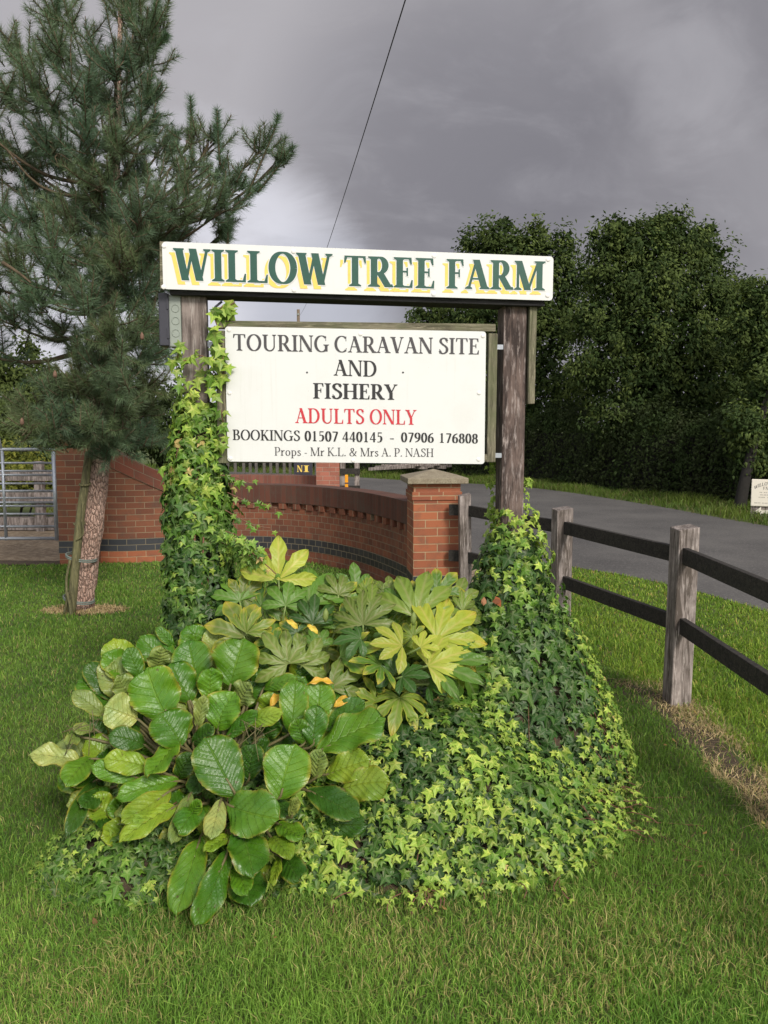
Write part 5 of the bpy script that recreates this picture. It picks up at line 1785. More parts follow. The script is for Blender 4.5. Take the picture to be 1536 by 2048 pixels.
# boughs: end point in the photo, depth offset from the trunk, where they leave it, size of their foliage
BG = [
    # right side, from the top
    (300, 70, -0.2, 160, 0.34), (262, 20, 0.1, 120, 0.34), (325, 60, 0.3, 190, 0.30), (305, 195, -0.3, 280, 0.27), (235, 130, -0.5, 240, 0.36),
    (120, 40, 0.1, 180, 0.36), (95, 100, -0.3, 230, 0.36), (20, 110, 0.3, 300, 0.38), (60, 180, -0.5, 300, 0.38), (150, 190, -0.6, 320, 0.36),
    (180, 130, 0.4, 200, 0.34), (0, 190, 0.0, 330, 0.38), (-60, 240, -0.2, 380, 0.4), (290, 250, -0.4, 360, 0.32), (230, 290, -0.8, 380, 0.36),
    (330, 290, 0.3, 400, 0.28), (160, 270, -0.7, 400, 0.36), (90, 280, -0.4, 400, 0.36), (20, 300, 0.2, 420, 0.36), (130, 340, 0.6, 440, 0.34),
    (200, 360, -0.6, 450, 0.36), (270, 360, 0.2, 450, 0.32), (390, 275, 0.0, 430, 0.22), (437, 275, 0.2, 430, 0.22), (395, 340, -0.2, 470, 0.27), (440, 350, 0.2, 470, 0.24),
    (535, 290, 0.1, 470, 0.22), (570, 320, 0.1, 480, 0.18), (490, 370, 0.1, 480, 0.26), (450, 420, -0.2, 490, 0.30), (390, 420, -0.4, 500, 0.34),
    (330, 420, -0.6, 510, 0.34), (455, 470, 0.2, 520, 0.24), (290, 440, -0.9, 520, 0.36), (240, 450, -0.5, 530, 0.34), (120, 450, -0.5, 530, 0.38),
    (50, 440, -0.3, 530, 0.36), (-30, 440, 0.1, 540, 0.40), (180, 480, 0.6, 560, 0.36), (90, 510, -0.8, 560, 0.36), (10, 540, -0.3, 580, 0.38),
    (-50, 560, -0.2, 600, 0.4), (240, 520, -0.9, 580, 0.34), (200, 540, -0.6, 590, 0.34), (285, 520, -0.3, 580, 0.34), (310, 500, 0.4, 560, 0.34), (330, 560, 0.5, 600, 0.36),
    (130, 570, -0.3, 620, 0.36), (60, 600, -0.8, 640, 0.36), (0, 640, -0.3, 660, 0.34), (170, 620, -0.9, 660, 0.34), (230, 600, 0.5, 640, 0.36), (280, 590, -0.6, 640, 0.34),
    (220, 680, -0.9, 710, 0.32), (270, 660, -0.7, 700, 0.32), (310, 650, 0.3, 690, 0.34), (335, 700, 0.4, 730, 0.32), (290, 720, -0.5, 740, 0.32), (200, 730, -0.7, 770, 0.32),
    (250, 760, -0.9, 790, 0.32), (310, 770, -0.2, 800, 0.30), (160, 700, -0.2, 740, 0.28), (150, 770, -0.6, 800, 0.30), (100, 790, -0.5, 820, 0.28),
    (60, 820, -0.4, 840, 0.26), (40, 860, -0.6, 850, 0.24), (120, 840, -0.6, 850, 0.26), (200, 800, -0.6, 830, 0.30), (250, 830, -0.6, 850, 0.28), (300, 830, 0.2, 850, 0.28),
    (180, 860, -0.7, 870, 0.24), (140, 880, -0.3, 880, 0.22), (230, 880, -0.5, 890, 0.24), (280, 880, 0.1, 880, 0.24), (310, 890, 0.3, 880, 0.22), (110, 660, -0.1, 700, 0.24), (90, 880, -0.6, 870, 0.2),
    (215, 910, -0.35, 900, 0.16),
    (350, 480, 0.5, 540, 0.32), (370, 530, 0.6, 580, 0.30), (200, 210, 0.2, 300, 0.36), (270, 130, 0.4, 220, 0.30), (60, 370, 0.5, 450, 0.36), (165, 420, 0.0, 480, 0.36),
    (-40, 330, 0.4, 430, 0.4), (-80, 700, 0.0, 680, 0.36), (350, 640, 0.6, 680, 0.3),
]
needles, limbs = MB(), []


def needle_shoot(mb, root, axis, L, nn, nl, col, wid=0.0032):
    """a curved shoot with needles combed forward round it"""
    t = rng.random(nn) ** 0.8
    bend = unit(axis + np.array([0, 0, 0.55]))
    pt = root + axis * (L * t)[:, None] + (bend - axis) * (L * t * t * 0.5)[:, None]
    ax = unit(axis + (bend - axis) * t[:, None])
    ph = rng.uniform(0, 2 * math.pi, nn)
    ref = np.array([0.3, 0.9, 0.2])
    x = unit(np.cross(ax, ref))
    y = np.cross(ax, x)
    rad = x * np.cos(ph)[:, None] + y * np.sin(ph)[:, None]
    spread = np.where(t > 0.9, 0.55, rng.uniform(0.75, 1.25, nn))[:, None]
    d = unit(ax * 0.75 + rad * spread + rng.normal(0, 0.12, (nn, 3)))
    ln = nl * rng.uniform(0.65, 1.15, nn)[:, None]
    tipp = pt + d * ln - np.array([0, 0, 0.12]) * ln
    sd_ = unit(np.cross(d, unit(pt - EYE) + rng.normal(0, 0.6, (nn, 3)))) * wid / 2
    V = np.stack([pt - sd_, pt + sd_, tipp], 1).reshape(-1, 3)
    T = np.arange(nn * 3).reshape(-1, 3)
    c = np.repeat(col * rng.uniform(0.7, 1.35, (nn, 1)), 3, axis=0)
    mb.add(V, None, T, col=c)


ND = np.array([0.084, 0.142, 0.082])
NO = np.array([0.130, 0.165, 0.070])
twigs = MB()
cones = []
for ex, ey, dy, ly, rad in BG:
    E_ = P(ex, ey, PY + dy)
    i = np.argmin(np.abs(tc_[:, 2] - P(200, ly, PY)[2]))
    S_ = tc_[i]
    m1 = S_ + (E_ - S_) * 0.5 + np.array([0, 0, -0.10 * np.linalg.norm(E_ - S_)]) + rng.normal(0, 0.03, 3)
    line = smooth_line(np.array([S_, m1, E_]), 12)
    r0 = min(tr_[i] * 0.5, 0.014 + 0.012 * np.linalg.norm(E_ - S_))
    limbs.append((line, np.linspace(r0, 0.006, 12)))
    col = ND + (NO - ND) * np.clip(rng.normal(0.3, 0.3), 0, 1)
    ns_ = int(11 + rad * 42)
    bd = unit(E_ - S_)
    for k in range(ns_):
        d = unit(rng.normal(0, 1, 3) * (0.8, 0.8, 0.7) + bd * 0.55 + np.array([0, 0, 0.55]))
        if rng.random() < 0.35:
            rt = line[rng.integers(5, 12)] + rng.normal(0, 0.05, 3)
        else:
            rt = E_ + unit(rng.normal(0, 1, 3)) * rad * rng.uniform(0, 0.5) - bd * rad * 0.3
            if k % 2 == 0:
                twigs.tube([line[9], (line[10] + rt) / 2, rt], [0.006, 0.006, 0.005], 5)
        L = rng.uniform(0.6, 1.05) * min(rad * 0.95, 0.34)
        needle_shoot(needles, rt, d, L, int(150 * L / 0.3) + 20, rng.uniform(0.075, 0.10), col * rng.uniform(0.8, 1.2))
        twigs.tube([rt, rt + d * L * 0.5 + (0, 0, L * 0.06), rt + d * L * 0.9 + (0, 0, L * 0.2)], [0.006, 0.005, 0.004], 5)
# clean leading shoots that stand out against the sky
for pts in ([(490, 400), (520, 330), (548, 262), (556, 232)], [(515, 385), (555, 335), (585, 292)], [(440, 330), (436, 270), (434, 222)], [(384, 320), (382, 250), (381, 196)],
            [(290, 230), (296, 180), (300, 148)], [(300, 110), (320, 88), (334, 70)], [(455, 490), (456, 450), (452, 410)], [(110, 60), (113, 20), (118, -10)], [(270, 60), (262, 15), (260, -20)], [(330, 330), (348, 290), (352, 265)],
            [(300, 60), (310, 20), (318, -15)], [(450, 440), (490, 400), (520, 372)], [(215, 690), (200, 640), (195, 600)]):
    ln = smooth_line(np.array([P(a, c, PY + 0.05) for a, c in pts]), 12)
    limbs.append((ln, np.linspace(0.011, 0.005, 12)))
    for k in range(11):
        d = unit(ln[k + 1] - ln[k])
        needle_shoot(needles, ln[k], d, np.linalg.norm(ln[k + 1] - ln[k]) * 1.2, 75, 0.082, ND * rng.uniform(0.9, 1.4))
print('needles', needles.n)
rebase(needles, pbase).build('needles', M_NEEDLE, pine)
lb = MB()
for line, r in limbs:
    lb.tube(line, r, 7)
# bare pale boughs that show in front of the crown
for pts, Y in (([(215, 890), (165, 880), (130, 868), (100, 860), (70, 852)], PY - 0.25), ([(150, 872), (138, 858), (134, 845), (120, 830)], PY - 0.25), ([(5, 525), (40, 548), (62, 566)], PY - 1.0),
               ([(200, 400), (110, 385), (60, 355), (15, 300)], PY - 0.3), ([(290, 660), (310, 600), (318, 560)], PY - 0.2)):
    lb.tube(smooth_line(np.array([P(a, c, Y) for a, c in pts]), 14), np.linspace(0.016, 0.007, 14), 7)
rebase(lb, pbase).build('boughs', M_LIMB, pine, smooth=True)
rebase(twigs, pbase).build('twigs', M_LIMB, pine, smooth=True)
for px, py in ((284, 672), (44, 843), (110, 748)):
    q = P(px, py, PY - 0.95)
    b = MB()
    b.tube([q + (0, 0, -0.03), q + (0, 0, -0.015), q + (0, 0, 0.01), q + (0, 0, 0.03)], [0.006, 0.017, 0.014, 0.003], 9)
    rebase(b, pbase).build('cone', flat('cone_brown', (0.16, 0.09, 0.06), 0.8, noise=0.3, scale=60), pine, smooth=True)

stake = thing('tree_stake', 'mossy round timber stake leaning against the pine trunk', 'stake', tuple(G(146, 1215)))
so = G(146, 1215)
b = MB()
b.tube(smooth_line(np.array([P(142, 1232, 7.32), P(150, 1140, 7.34), P(160, 1040, 7.37), P(171, 960, 7.4), P(178, 905, 7.44)]), 16), np.linspace(0.042, 0.036, 16), 12)
rebase(b, so).build('shaft', M_STAKE, stake, smooth=True)
for cy, tilt, rr in ((1116, 6, 0.17), (1199, 8, 0.17)):
    b = MB()
    c0 = P(163 if cy < 1150 else 158, cy, 7.48)
    a = np.radians(np.linspace(0, 360, 36))
    for o_ in (0, 0.016):
        b.tube(np.c_[c0[0] + 0.128 * np.cos(a), c0[1] + 0.155 * np.sin(a) - 0.0, c0[2] + o_ - 0.03 * np.cos(a)], 0.007, 6, cap=False)
    rebase(b, so).build('tie', M_ROPE, stake, smooth=True)
for cy in (968, 1047):
    b = MB()
    c0 = P(170 if cy < 1000 else 159, cy, 7.39)
    a = np.radians(np.linspace(0, 360, 24))
    b.tube(np.c_[c0[0] + 0.046 * np.cos(a), c0[1] + 0.046 * np.sin(a), c0[2] + 0.01 * np.sin(a)], 0.009, 6, cap=False)
    rebase(b, so).build('tie', M_STAKE, stake, smooth=True)
b = MB()
b.tube(smooth_line(np.array([P(166, 1005, 7.33), P(164, 1040, 7.31), P(166, 1068, 7.31), P(152, 1082, 7.32)]), 16), 0.008, 6)
b.tube(smooth_line(np.array([P(140, 1120, 7.3), P(133, 1160, 7.3), P(134, 1200, 7.28), P(128, 1228, 7.28)]), 14), [0.012] * 14, 6)
b.tube(smooth_line(np.array([P(134, 1185, 7.27), P(140, 1210, 7.26), P(143, 1232, 7.25)]), 10), [0.016] * 10, 6)
rebase(b, so).build('split_cane', M_STAKE, stake, smooth=True)


# ------------------------------------------------------------------ broadleaf trees, hedge and bushes
def crown_leaves(mb, blobs, n, size, c0, c1, seed=0, flatten=0.85):
    """leaves gathered in tufts through a set of ellipsoids (centre, radius)"""
    vol = np.array([r ** 2 for _, r in blobs])
    cnt = np.maximum(1, (vol / vol.sum() * n)).astype(int)
    for (c, r), m in zip(blobs, cnt):
        tufts = max(4, int(m / 34))
        d = unit(rng.normal(0, 1, (tufts, 3)))
        rr = r * rng.uniform(0.25, 1.0, (tufts, 1)) ** 0.45 * (1 + 0.20 * np.clip(rng.normal(0, 1, (tufts, 1)), -2, 1.3))
        tp = np.asarray(c) + d * rr * (1, 1, flatten)
        k = rng.integers(0, tufts, m)
        pos = tp[k] + rng.normal(0, 1, (m, 3)) * (size * 1.25)
        nm = d[k] * 0.7 + np.array([0, -0.2, 0.55]) + rng.normal(0, 0.5, (m, 3))
        tip = d[k] + np.array([0.25, 0, -0.55]) + rng.normal(0, 0.6, (m, 3))
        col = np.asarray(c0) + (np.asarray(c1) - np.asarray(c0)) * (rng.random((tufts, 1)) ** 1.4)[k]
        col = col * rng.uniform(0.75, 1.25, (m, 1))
        scatter(mb, pos, nm, tip, rng.uniform(0.7, 1.35, m) * size, col, SIMPLE_O[[0, 1, 3, 5]], SIMPLE_Z[[0, 1, 3, 5]], None, (0, 0.45))
        m2 = m // 4                      # larger, darker leaves added inside the crown close it
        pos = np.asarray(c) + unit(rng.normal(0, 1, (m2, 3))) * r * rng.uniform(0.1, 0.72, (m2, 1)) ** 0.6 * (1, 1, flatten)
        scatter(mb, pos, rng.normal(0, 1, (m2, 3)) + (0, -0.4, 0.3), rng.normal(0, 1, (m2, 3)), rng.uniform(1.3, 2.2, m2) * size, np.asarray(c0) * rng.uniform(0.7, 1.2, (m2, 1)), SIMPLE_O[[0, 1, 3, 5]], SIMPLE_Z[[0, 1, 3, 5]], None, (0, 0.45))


def broadleaf(name, label, bx, by, blobpx, Y, n, size, c0, c1, trunk_r, group=None, cat='tree'):
    base = np.array([bx, by, 0.0])
    t = thing(name, label, cat, tuple(base), 0, group)
    bl = []
    for px, py, dy, rp in blobpx:
        q = P(px, py, Y + dy)
        bl.append((q, rp / F * (Y + dy)))
    b = MB()
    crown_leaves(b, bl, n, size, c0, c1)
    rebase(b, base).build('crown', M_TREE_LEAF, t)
    b = MB()
    for q, r in bl:
        a = base + (q - base) * np.array([0.25, 0.25, 0.45])
        b.tube(smooth_line(np.array([base + (rng.normal(0, trunk_r * 0.3), 0, -0.1), a + rng.normal(0, 0.15, 3), q]), 10), np.linspace(trunk_r * 0.55, 0.015, 10), 6)
    topz = max(q[2] for q, r in bl) * 0.55
    b.tube([base + (0, 0, -0.2), base + (0.05, 0, topz * 0.4), base + (-0.05, 0, topz)], [trunk_r, trunk_r * 0.8, trunk_r * 0.45], 10)
    rebase(b, base).build('trunk', M_TRUNKDARK, t, smooth=True)
    return t


TC0, TC1 = (0.032, 0.056, 0.014), (0.118, 0.156, 0.040)
q = P(1010, 850, 27)
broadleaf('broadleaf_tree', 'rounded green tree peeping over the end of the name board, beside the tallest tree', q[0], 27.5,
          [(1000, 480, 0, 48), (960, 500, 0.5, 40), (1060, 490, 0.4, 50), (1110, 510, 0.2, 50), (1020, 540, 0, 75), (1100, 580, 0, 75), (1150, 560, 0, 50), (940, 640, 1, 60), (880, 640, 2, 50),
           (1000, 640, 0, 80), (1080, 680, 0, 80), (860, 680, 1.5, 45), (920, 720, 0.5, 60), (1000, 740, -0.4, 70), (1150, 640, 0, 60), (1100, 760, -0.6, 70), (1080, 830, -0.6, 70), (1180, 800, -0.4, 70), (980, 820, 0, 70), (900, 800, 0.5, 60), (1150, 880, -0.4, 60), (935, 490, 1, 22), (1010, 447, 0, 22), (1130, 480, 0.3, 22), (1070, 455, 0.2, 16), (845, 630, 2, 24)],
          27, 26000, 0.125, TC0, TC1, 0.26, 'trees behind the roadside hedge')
q = P(1320, 850, 22.5)
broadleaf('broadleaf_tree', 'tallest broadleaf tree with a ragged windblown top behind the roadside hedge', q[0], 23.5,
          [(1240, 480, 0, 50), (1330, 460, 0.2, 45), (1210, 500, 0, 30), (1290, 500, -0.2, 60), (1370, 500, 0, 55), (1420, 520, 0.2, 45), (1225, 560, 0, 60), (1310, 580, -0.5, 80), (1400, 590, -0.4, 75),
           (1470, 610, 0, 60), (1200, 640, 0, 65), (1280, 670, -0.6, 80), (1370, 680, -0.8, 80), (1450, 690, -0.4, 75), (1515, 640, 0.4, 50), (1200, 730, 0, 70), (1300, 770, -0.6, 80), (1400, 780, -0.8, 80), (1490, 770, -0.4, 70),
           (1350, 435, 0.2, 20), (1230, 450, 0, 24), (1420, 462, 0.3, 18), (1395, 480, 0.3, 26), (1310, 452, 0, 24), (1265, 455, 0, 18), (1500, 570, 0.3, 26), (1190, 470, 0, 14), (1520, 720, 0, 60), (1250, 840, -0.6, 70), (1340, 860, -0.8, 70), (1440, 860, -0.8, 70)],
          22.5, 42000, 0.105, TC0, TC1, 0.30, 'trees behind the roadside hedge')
q = P(1580, 850, 19)
broadleaf('broadleaf_tree', 'dark tree cut off by the edge of the view above the small cream sign', q[0], 19.8,
          [(1515, 605, 0, 45), (1555, 600, 0, 60), (1500, 660, 0, 50), (1560, 660, 0, 60), (1540, 720, -0.3, 60), (1590, 700, 0, 80), (1530, 800, -0.4, 60), (1580, 820, -0.2, 80), (1545, 880, -0.4, 60), (1630, 760, 0.2, 90), (1620, 880, 0, 80)],
          19, 17000, 0.10, TC0, TC1, 0.22, 'trees behind the roadside hedge')
# leaning trunk at the foot of the trees
lt = thing('leaning_tree', 'leaning dark tree trunk with thin bare twigs beside the small cream roadside sign', 'tree', tuple(G(1478, 1020)))
lo = G(1478, 1020)
b = MB()
b.tube(smooth_line(np.array([lo + (0, 0, -0.1), P(1490, 960, lo[1] + 0.1), P(1510, 880, lo[1] + 0.3), P(1540, 780, lo[1] + 0.8)]), 14), np.linspace(0.13, 0.07, 14), 9)
rebase(b, lo).build('trunk', M_TRUNKDARK, lt, smooth=True)
b = MB()
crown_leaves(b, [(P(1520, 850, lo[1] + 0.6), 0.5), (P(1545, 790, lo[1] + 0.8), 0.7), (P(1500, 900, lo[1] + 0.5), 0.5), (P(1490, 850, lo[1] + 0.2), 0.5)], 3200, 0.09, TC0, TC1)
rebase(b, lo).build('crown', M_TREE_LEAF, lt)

# hedge along the far verge
HP = smooth_line([(11.5, 13.0), (9.6, 16.2), (8.35, 18.9), (6.9, 21.4), (5.3, 24.8), (2.6, 28.2), (-2.0, 31.2), (-9, 35)], 60)
hedge = thing('hedge', 'long dark clipped hedge along the far side of the road', 'hedge', tuple(np.r_[HP[30], 0]))
ho = np.r_[HP[30], 0]
b = MB()
m = 40000
i = rng.random(m) ** 0.9 * 58.99
i0 = i.astype(int)
c = HP[i0] + (HP[i0 + 1] - HP[i0]) * (i - i0)[:, None]
hh = 2.0 + 0.35 * vnoise(i * 0.5, i * 0.1, 8) + 0.15 * vnoise(i * 2.2, i, 9)
d = HP[np.minimum(i0 + 1, 59)] - HP[i0]
nrm2 = unit(np.c_[-d[:, 1], d[:, 0]])
nrm2 *= np.sign(-nrm2[:, 1:2])
on_top = rng.random(m) < 0.3
z = np.where(on_top, hh + rng.normal(0, 0.12, m), rng.random(m) * hh)
off = np.where(on_top, rng.uniform(-0.75, 0.75, m), 0.75 + rng.normal(0, 0.13, m) + 0.15 * vnoise(i * 3, z * 3, 10))
pos = np.c_[c + nrm2 * off[:, None], z]
nm = np.c_[nrm2 * np.where(on_top, 0.2, 1.0)[:, None], np.where(on_top, 1.0, 0.35)] + rng.normal(0, 0.5, (m, 3))
tip = np.array([0, 0, -0.4]) + rng.normal(0, 0.8, (m, 3))
vv_ = np.clip(0.5 + 0.4 * vnoise(i * 2, z * 2, 12), 0, 1)[:, None]
col = (np.array(TC0) * (1 - vv_) + np.array([0.04, 0.052, 0.018]) * vv_) * rng.uniform(0.6, 1.2, (m, 1))
scatter(b, pos, nm, tip, rng.uniform(0.06, 0.13, m), col, SIMPLE_O[[0, 1, 3, 5]], SIMPLE_Z[[0, 1, 3, 5]], None, (0, 0.45))
rebase(b, ho).build('foliage', M_TREE_LEAF, hedge)
b = MB()
V = []
for k in range(60):
    dd = HP[min(k + 1, 59)] - HP[max(k - 1, 0)]
    nn2 = unit(np.array([-dd[1], dd[0]]))
    nn2 *= np.sign(-nn2[1])
    for o_, z in ((0.5, 0), (0.3, 1.45), (-0.3, 1.45), (-0.5, 0)):
        V.append((*(HP[k] + nn2 * o_), z))
b.add(V, [(4 * k + a, 4 * k + a + 1, 4 * k + a + 5, 4 * k + a + 4) for k in range(59) for a in range(3)])
rebase(b, ho).build('dark_core', M_TRUNKDARK, hedge)  # solid near-black slab added inside the hedge to back the leaves

# trees behind the left gate
q = P(40, 850, 20)
broadleaf('broadleaf_tree', 'light green bushy tree behind the metal gate, under the pine boughs', q[0], 20,
          [(20, 740, 0, 50), (80, 760, 0.2, 50), (-40, 760, 0, 60), (40, 800, -0.2, 55), (110, 800, 0, 45), (0, 850, -0.4, 55), (70, 860, -0.4, 50), (-60, 840, 0, 60), (130, 860, 0.2, 40), (60, 700, 0.3, 26), (20, 910, -0.5, 55), (90, 920, -0.5, 45), (-60, 920, 0, 60)],
          20, 12000, 0.10, (0.05, 0.075, 0.018), (0.12, 0.15, 0.04), 0.16)
q = P(300, 850, 24)
broadleaf('broadleaf_tree', 'dark green tree in the distance behind the pine and the tall end of the wall', q[0], 26,
          [(150, 800, 0, 60), (230, 790, 0, 60), (310, 800, 0, 60), (390, 830, 0, 55), (190, 860, 0, 60), (270, 870, 0, 60), (350, 880, 0, 60), (430, 880, 0, 50)],
          25, 9000, 0.13, (0.03, 0.05, 0.015), (0.07, 0.10, 0.03), 0.2)
bush = thing('garden_bush', 'yellow-green leafy bush standing in the yard just behind the gate bars', 'bush', (-6.1, 14.6, 0))
b = MB()
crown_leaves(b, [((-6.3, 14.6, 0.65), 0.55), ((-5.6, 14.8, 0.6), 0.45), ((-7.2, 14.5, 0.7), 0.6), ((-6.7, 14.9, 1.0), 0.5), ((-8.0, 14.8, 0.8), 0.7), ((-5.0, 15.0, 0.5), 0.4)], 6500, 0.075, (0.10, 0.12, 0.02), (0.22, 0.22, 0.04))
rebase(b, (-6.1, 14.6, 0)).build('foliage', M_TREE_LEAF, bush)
b = MB()
for k in range(14):
    x = -6.1 + rng.uniform(-1.8, 1)
    b.tube([(x, 14.7, 0), (x + rng.normal(0, 0.1), 14.7, 0.4), (x + rng.normal(0, 0.2), 14.7, 0.9)], [0.02, 0.015, 0.008], 6)
rebase(b, (-6.1, 14.6, 0)).build('stems', M_TRUNKDARK, bush)

# ------------------------------------------------------------------ grass
def in_poly(x, y, poly):
    c = np.zeros(len(x), bool)
    j = len(poly) - 1
    for i in range(len(poly)):
        xi, yi = poly[i]
        xj, yj = poly[j]
        hit = ((yi > y) != (yj > y)) & (x < (xj - xi) * (y - yi) / (yj - yi + 1e-12) + xi)
        c ^= hit
        j = i
    return c


ROADPOLY = np.concatenate([road_near, road_far[::-1]])
FENCELINE = np.array([(1.79, 1.6), (1.80, 3.2), (1.79, 4.93), (1.375, 6.35), (0.755, 7.49)])


def fence_dist(x, y):
    d = np.full(len(x), 9.0)
    for a, c in zip(FENCELINE[:-1], FENCELINE[1:]):
        e = c - a
        t = np.clip(((x - a[0]) * e[0] + (y - a[1]) * e[1]) / (e @ e), 0, 1)
        d = np.minimum(d, np.hypot(x - a[0] - t * e[0], y - a[1] - t * e[1]))
    return d


def wall_back(x, y):
    """true for ground behind the near wall (no lawn there)"""
    yy = np.interp(x, p[:, 0], p[:, 1])
    return (y > yy - 0.02) & (x < 0.3)


def blades(mb, x, y, h, w, col, lean=0.35, bendy=0.5):
    m = len(x)
    a = rng.uniform(0, 2 * math.pi, m)
    la = rng.uniform(0, 2 * math.pi, m)
    ln = np.abs(rng.normal(0, lean, m)) + 0.05
    dx, dy = np.cos(la) * ln, np.sin(la) * ln
    sx, sy = np.cos(a) * w / 2, np.sin(a) * w / 2
    V = np.zeros((m, 5, 3))
    V[:, 0] = np.c_[x - sx, y - sy, np.zeros(m)]
    V[:, 1] = np.c_[x + sx, y + sy, np.zeros(m)]
    mx, my, mz = x + dx * h * 0.45, y + dy * h * 0.45, h * 0.58
    V[:, 2] = np.c_[mx + sx * 0.8, my + sy * 0.8, mz]
    V[:, 3] = np.c_[mx - sx * 0.8, my - sy * 0.8, mz]
    k = 1 + bendy * rng.random(m)
    V[:, 4] = np.c_[x + dx * h * 1.3 * k, y + dy * h * 1.3 * k, h * (1.0 - 0.25 * ln * k)]
    i = np.arange(m)[:, None] * 5
    mb.add(V.reshape(-1, 3), i + np.array([[0, 1, 2, 3]]), i + np.array([[3, 2, 4]]), col=np.repeat(col, 5, axis=0))


def lawn_colour(x, y, m):
    v = 0.5 + 0.5 * vnoise(x * 2.2, y * 2.2, 41)
    v2 = 0.5 + 0.5 * vnoise(x * 7, y * 7, 42)
    g1_, g2_ = np.array([0.078, 0.178, 0.026]), np.array([0.170, 0.285, 0.046])
    c = g1_ + (g2_ - g1_) * np.clip(0.5 * v + 0.2 * v2 + 0.3 * rng.random(m), 0, 1)[:, None]
    near = np.clip((3.3 - y) / 0.8, 0, 1) * np.clip(0.35 + 0.9 * vnoise(x * 3.2 + 4, y * 3.2, 43), 0, 1)
    dry = rng.random(m) < (0.05 + 0.30 * near)
    c[dry] = np.array([0.36, 0.31, 0.13])
    lime = rng.random(m) < 0.12
    c[lime] = np.array([0.25, 0.36, 0.07])
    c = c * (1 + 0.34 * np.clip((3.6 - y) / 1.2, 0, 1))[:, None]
    return c * rng.uniform(0.7, 1.35, (m, 1))


def sample_lawn(n, y0, y1, power):
    """plan points in the camera's wedge, denser close up"""
    u = rng.random(n)
    e = 2 - power
    y = (y0 ** e + u * (y1 ** e - y0 ** e)) ** (1 / e)
    x = (rng.random(n) - 0.5) * 2 * (0.68 * y + 0.6)
    return x, y


b = MB()
x, y = sample_lawn(440000, 1.9, 11.0, 1.7)
fd = fence_dist(x, y)
keep = ~wall_back(x, y) & ~in_poly(x, y, ROADPOLY) & (hgt(x, y) < 0.06)
bald = (fd < 0.14 + 0.09 * vnoise(x * 5, y * 5, 51)) & (y < 5.3) & (x < 1.87)
keep &= ~(bald & (rng.random(len(x)) < 0.85))
keep &= ~((np.hypot((x - pbase[0] - 0.02) / 0.40, (y - pbase[1]) / 0.20) < 1) & (rng.random(len(x)) < 0.9))
keep &= ~((x > 0.3) & (y > 7.5) & (x < 1.2)) & ~((x < -3.55) & (y > 9.95))
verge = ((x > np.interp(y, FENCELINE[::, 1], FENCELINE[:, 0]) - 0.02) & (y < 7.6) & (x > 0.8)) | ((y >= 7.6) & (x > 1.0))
x, y, verge = x[keep], y[keep], verge[keep]
m = len(x)
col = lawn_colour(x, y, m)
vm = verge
col[vm] = col[vm] * np.array([1.30, 1.15, 0.9])  # verge tinted brighter and yellower, sunlight put into the blade colour
tall = 1 + 0.5 * np.clip(vnoise(x * 3, y * 3, 44), 0, 1)
edge = np.clip((hgt(x, y) > 0.001) * 0.6, 0, 1)
h = rng.uniform(0.018, 0.044, m) * tall * np.where(y < 3.2, 1.1, 0.95) * (1 + edge)
h = np.where(vm & (y < 6.5), h * 1.35, h)
w_ = rng.uniform(0.0022, 0.0040, m) * np.maximum(1, y / 3.2)
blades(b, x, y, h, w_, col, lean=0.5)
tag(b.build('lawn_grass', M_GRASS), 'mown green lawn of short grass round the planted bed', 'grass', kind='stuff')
print('lawn', m)

# dry straw along the fence line and round the pine
b = MB()
n = 26000
x = rng.uniform(0.9, 2.1, n)
y = rng.uniform(2.2, 5.4, n)
fd = fence_dist(x, y)
keep = (fd < 0.16 + 0.09 * vnoise(x * 5, y * 5, 51)) & (x < 1.95) & (rng.random(n) < np.clip(0.75 + 0.6 * vnoise(x * 6, y * 4, 52), 0.08, 1))
x, y = x[keep], y[keep]
a = rng.uniform(0, 6.28, 1500)
rr = np.sqrt(rng.random(1500))
x = np.concatenate([x, pbase[0] + 0.02 + 0.40 * rr * np.cos(a)])
y = np.concatenate([y, pbase[1] + 0.20 * rr * np.sin(a)])
m = len(x)
col = np.array([0.62, 0.48, 0.27]) * rng.uniform(0.45, 1.2, (m, 1))
blades(b, x, y, rng.uniform(0.015, 0.05, m), rng.uniform(0.003, 0.005, m) * np.maximum(1, y / 4), col, lean=1.1, bendy=1.0)
tag(b.build('dry_grass', M_GRASS), 'straw coloured dead grass strip along the foot of the fence', 'grass', kind='stuff')
# the bare soil the straw lies on
b = MB()
L_ = smooth_line([(1.78, 2.0), (1.80, 3.2), (1.70, 4.2), (1.66, 4.95), (1.50, 5.4)], 30)
d = np.gradient(L_, axis=0)
d /= np.linalg.norm(d, axis=1)[:, None]
nn2 = np.c_[d[:, 1], -d[:, 0]]
wv = 0.10 + 0.035 * np.sin(np.arange(30) * 0.9)
b.add(np.concatenate([np.c_[L_ - nn2 * wv[:, None], np.full(30, 0.005)], np.c_[L_ + nn2 * wv[:, None], np.full(30, 0.005)]]), [(i, 30 + i, 31 + i, i + 1) for i in range(29)])
a = np.radians(np.linspace(0, 360, 33))[:-1]
ring = np.c_[pbase[0] + 0.02 + (0.38 + 0.04 * np.sin(a * 5)) * np.cos(a), pbase[1] + (0.19 + 0.02 * np.sin(a * 7)) * np.sin(a), np.full(32, 0.005)]
b.add(np.concatenate([ring, [[pbase[0], pbase[1], 0.005]]]), None, [(32, i, (i + 1) % 32) for i in range(32)])
tag(b.build('bare_soil', M_SOIL), kind='structure')

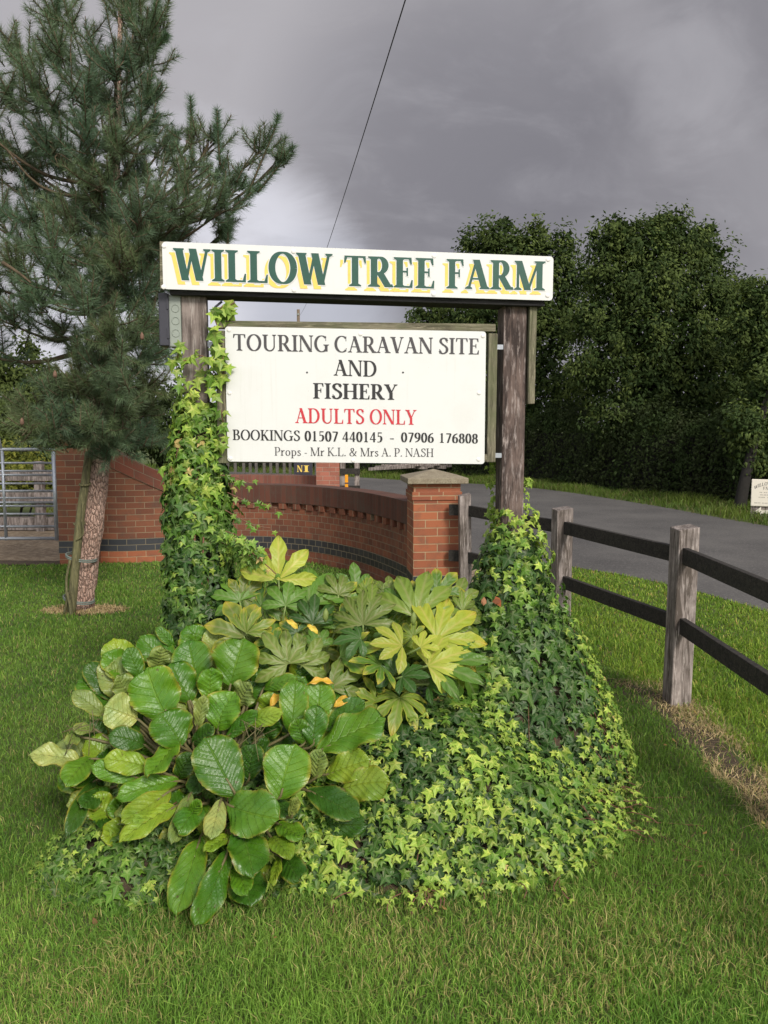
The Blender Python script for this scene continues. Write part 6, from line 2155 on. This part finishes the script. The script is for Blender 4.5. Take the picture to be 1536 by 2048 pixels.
# far verge, and the little grass island by the far wall
b = MB()
m = 30000
i = rng.random(m) * 58.99
far_s = smooth_line(road_far, 60)
i0 = i.astype(int)
c = far_s[i0] + (far_s[i0 + 1] - far_s[i0]) * (i - i0)[:, None]
hp_near = np.array([HP[np.argmin(np.hypot(*(HP - q).T))] for q in far_s])
hc = hp_near[i0]
t = rng.random(m)[:, None]
q = c + (hc - c) * (0.0 + 0.8 * t)
x, y = q[:, 0] + rng.normal(0, 0.06, m), q[:, 1]
v = 0.5 + 0.5 * vnoise(x * 1.3, y * 1.3, 61)
col = (np.array([0.065, 0.115, 0.020]) + v[:, None] * np.array([0.07, 0.07, 0.012])) * rng.uniform(0.7, 1.3, (m, 1))
col[rng.random(m) < 0.12] = np.array([0.16, 0.14, 0.06])
blades(b, x, y, rng.uniform(0.08, 0.22, m) * (0.6 + 0.8 * v), rng.uniform(0.012, 0.022, m), col, lean=0.4)
n = 9000
x = rng.uniform(-1.9, 0.9, n)
y = rng.uniform(11.5, 21, n)
keep = ~in_poly(x, y, ROADPOLY) & (x > np.interp(y, [11.5, 14.5, 21], [0.2, -0.75, -2.2])) & (x < np.interp(y, road_near[:, 1][30:], road_near[:, 0][30:]) + 0.0)
x, y = x[keep], y[keep]
m = len(x)
if m:
    col = np.array([0.085, 0.17, 0.03]) * rng.uniform(0.7, 1.3, (m, 1))
    blades(b, x, y, rng.uniform(0.04, 0.09, m), rng.uniform(0.010, 0.016, m), col, lean=0.4)
tag(b.build('verge_grass', M_GRASS), 'rough grass verge along the far side of the road', 'grass', kind='stuff')

b = MB()
n = 46
x, y = rng.uniform(-1.5, 1.5, n), rng.uniform(2.4, 3.6, n)
x[:10], y[:10] = rng.uniform(0.9, 1.6, 10), rng.uniform(3.2, 5.0, 10)
keep = hgt(x, y) < 0.02
x, y = x[keep], y[keep]
n = len(x)
col = np.array([(0.32, 0.20, 0.07), (0.40, 0.33, 0.10), (0.22, 0.12, 0.06), (0.16, 0.26, 0.05)])[rng.integers(0, 4, n)]
scatter(b, np.c_[x, y, rng.uniform(0.025, 0.04, n)], np.array([0, 0, 1]) + rng.normal(0, 0.35, (n, 3)), rng.normal(0, 1, (n, 3)), rng.uniform(0.014, 0.034, n), col, SIMPLE_O, SIMPLE_Z, None)
tag(b.build('fallen_leaves', M_TREE_LEAF), 'small dry leaves lying about on the lawn', 'leaves', kind='stuff')
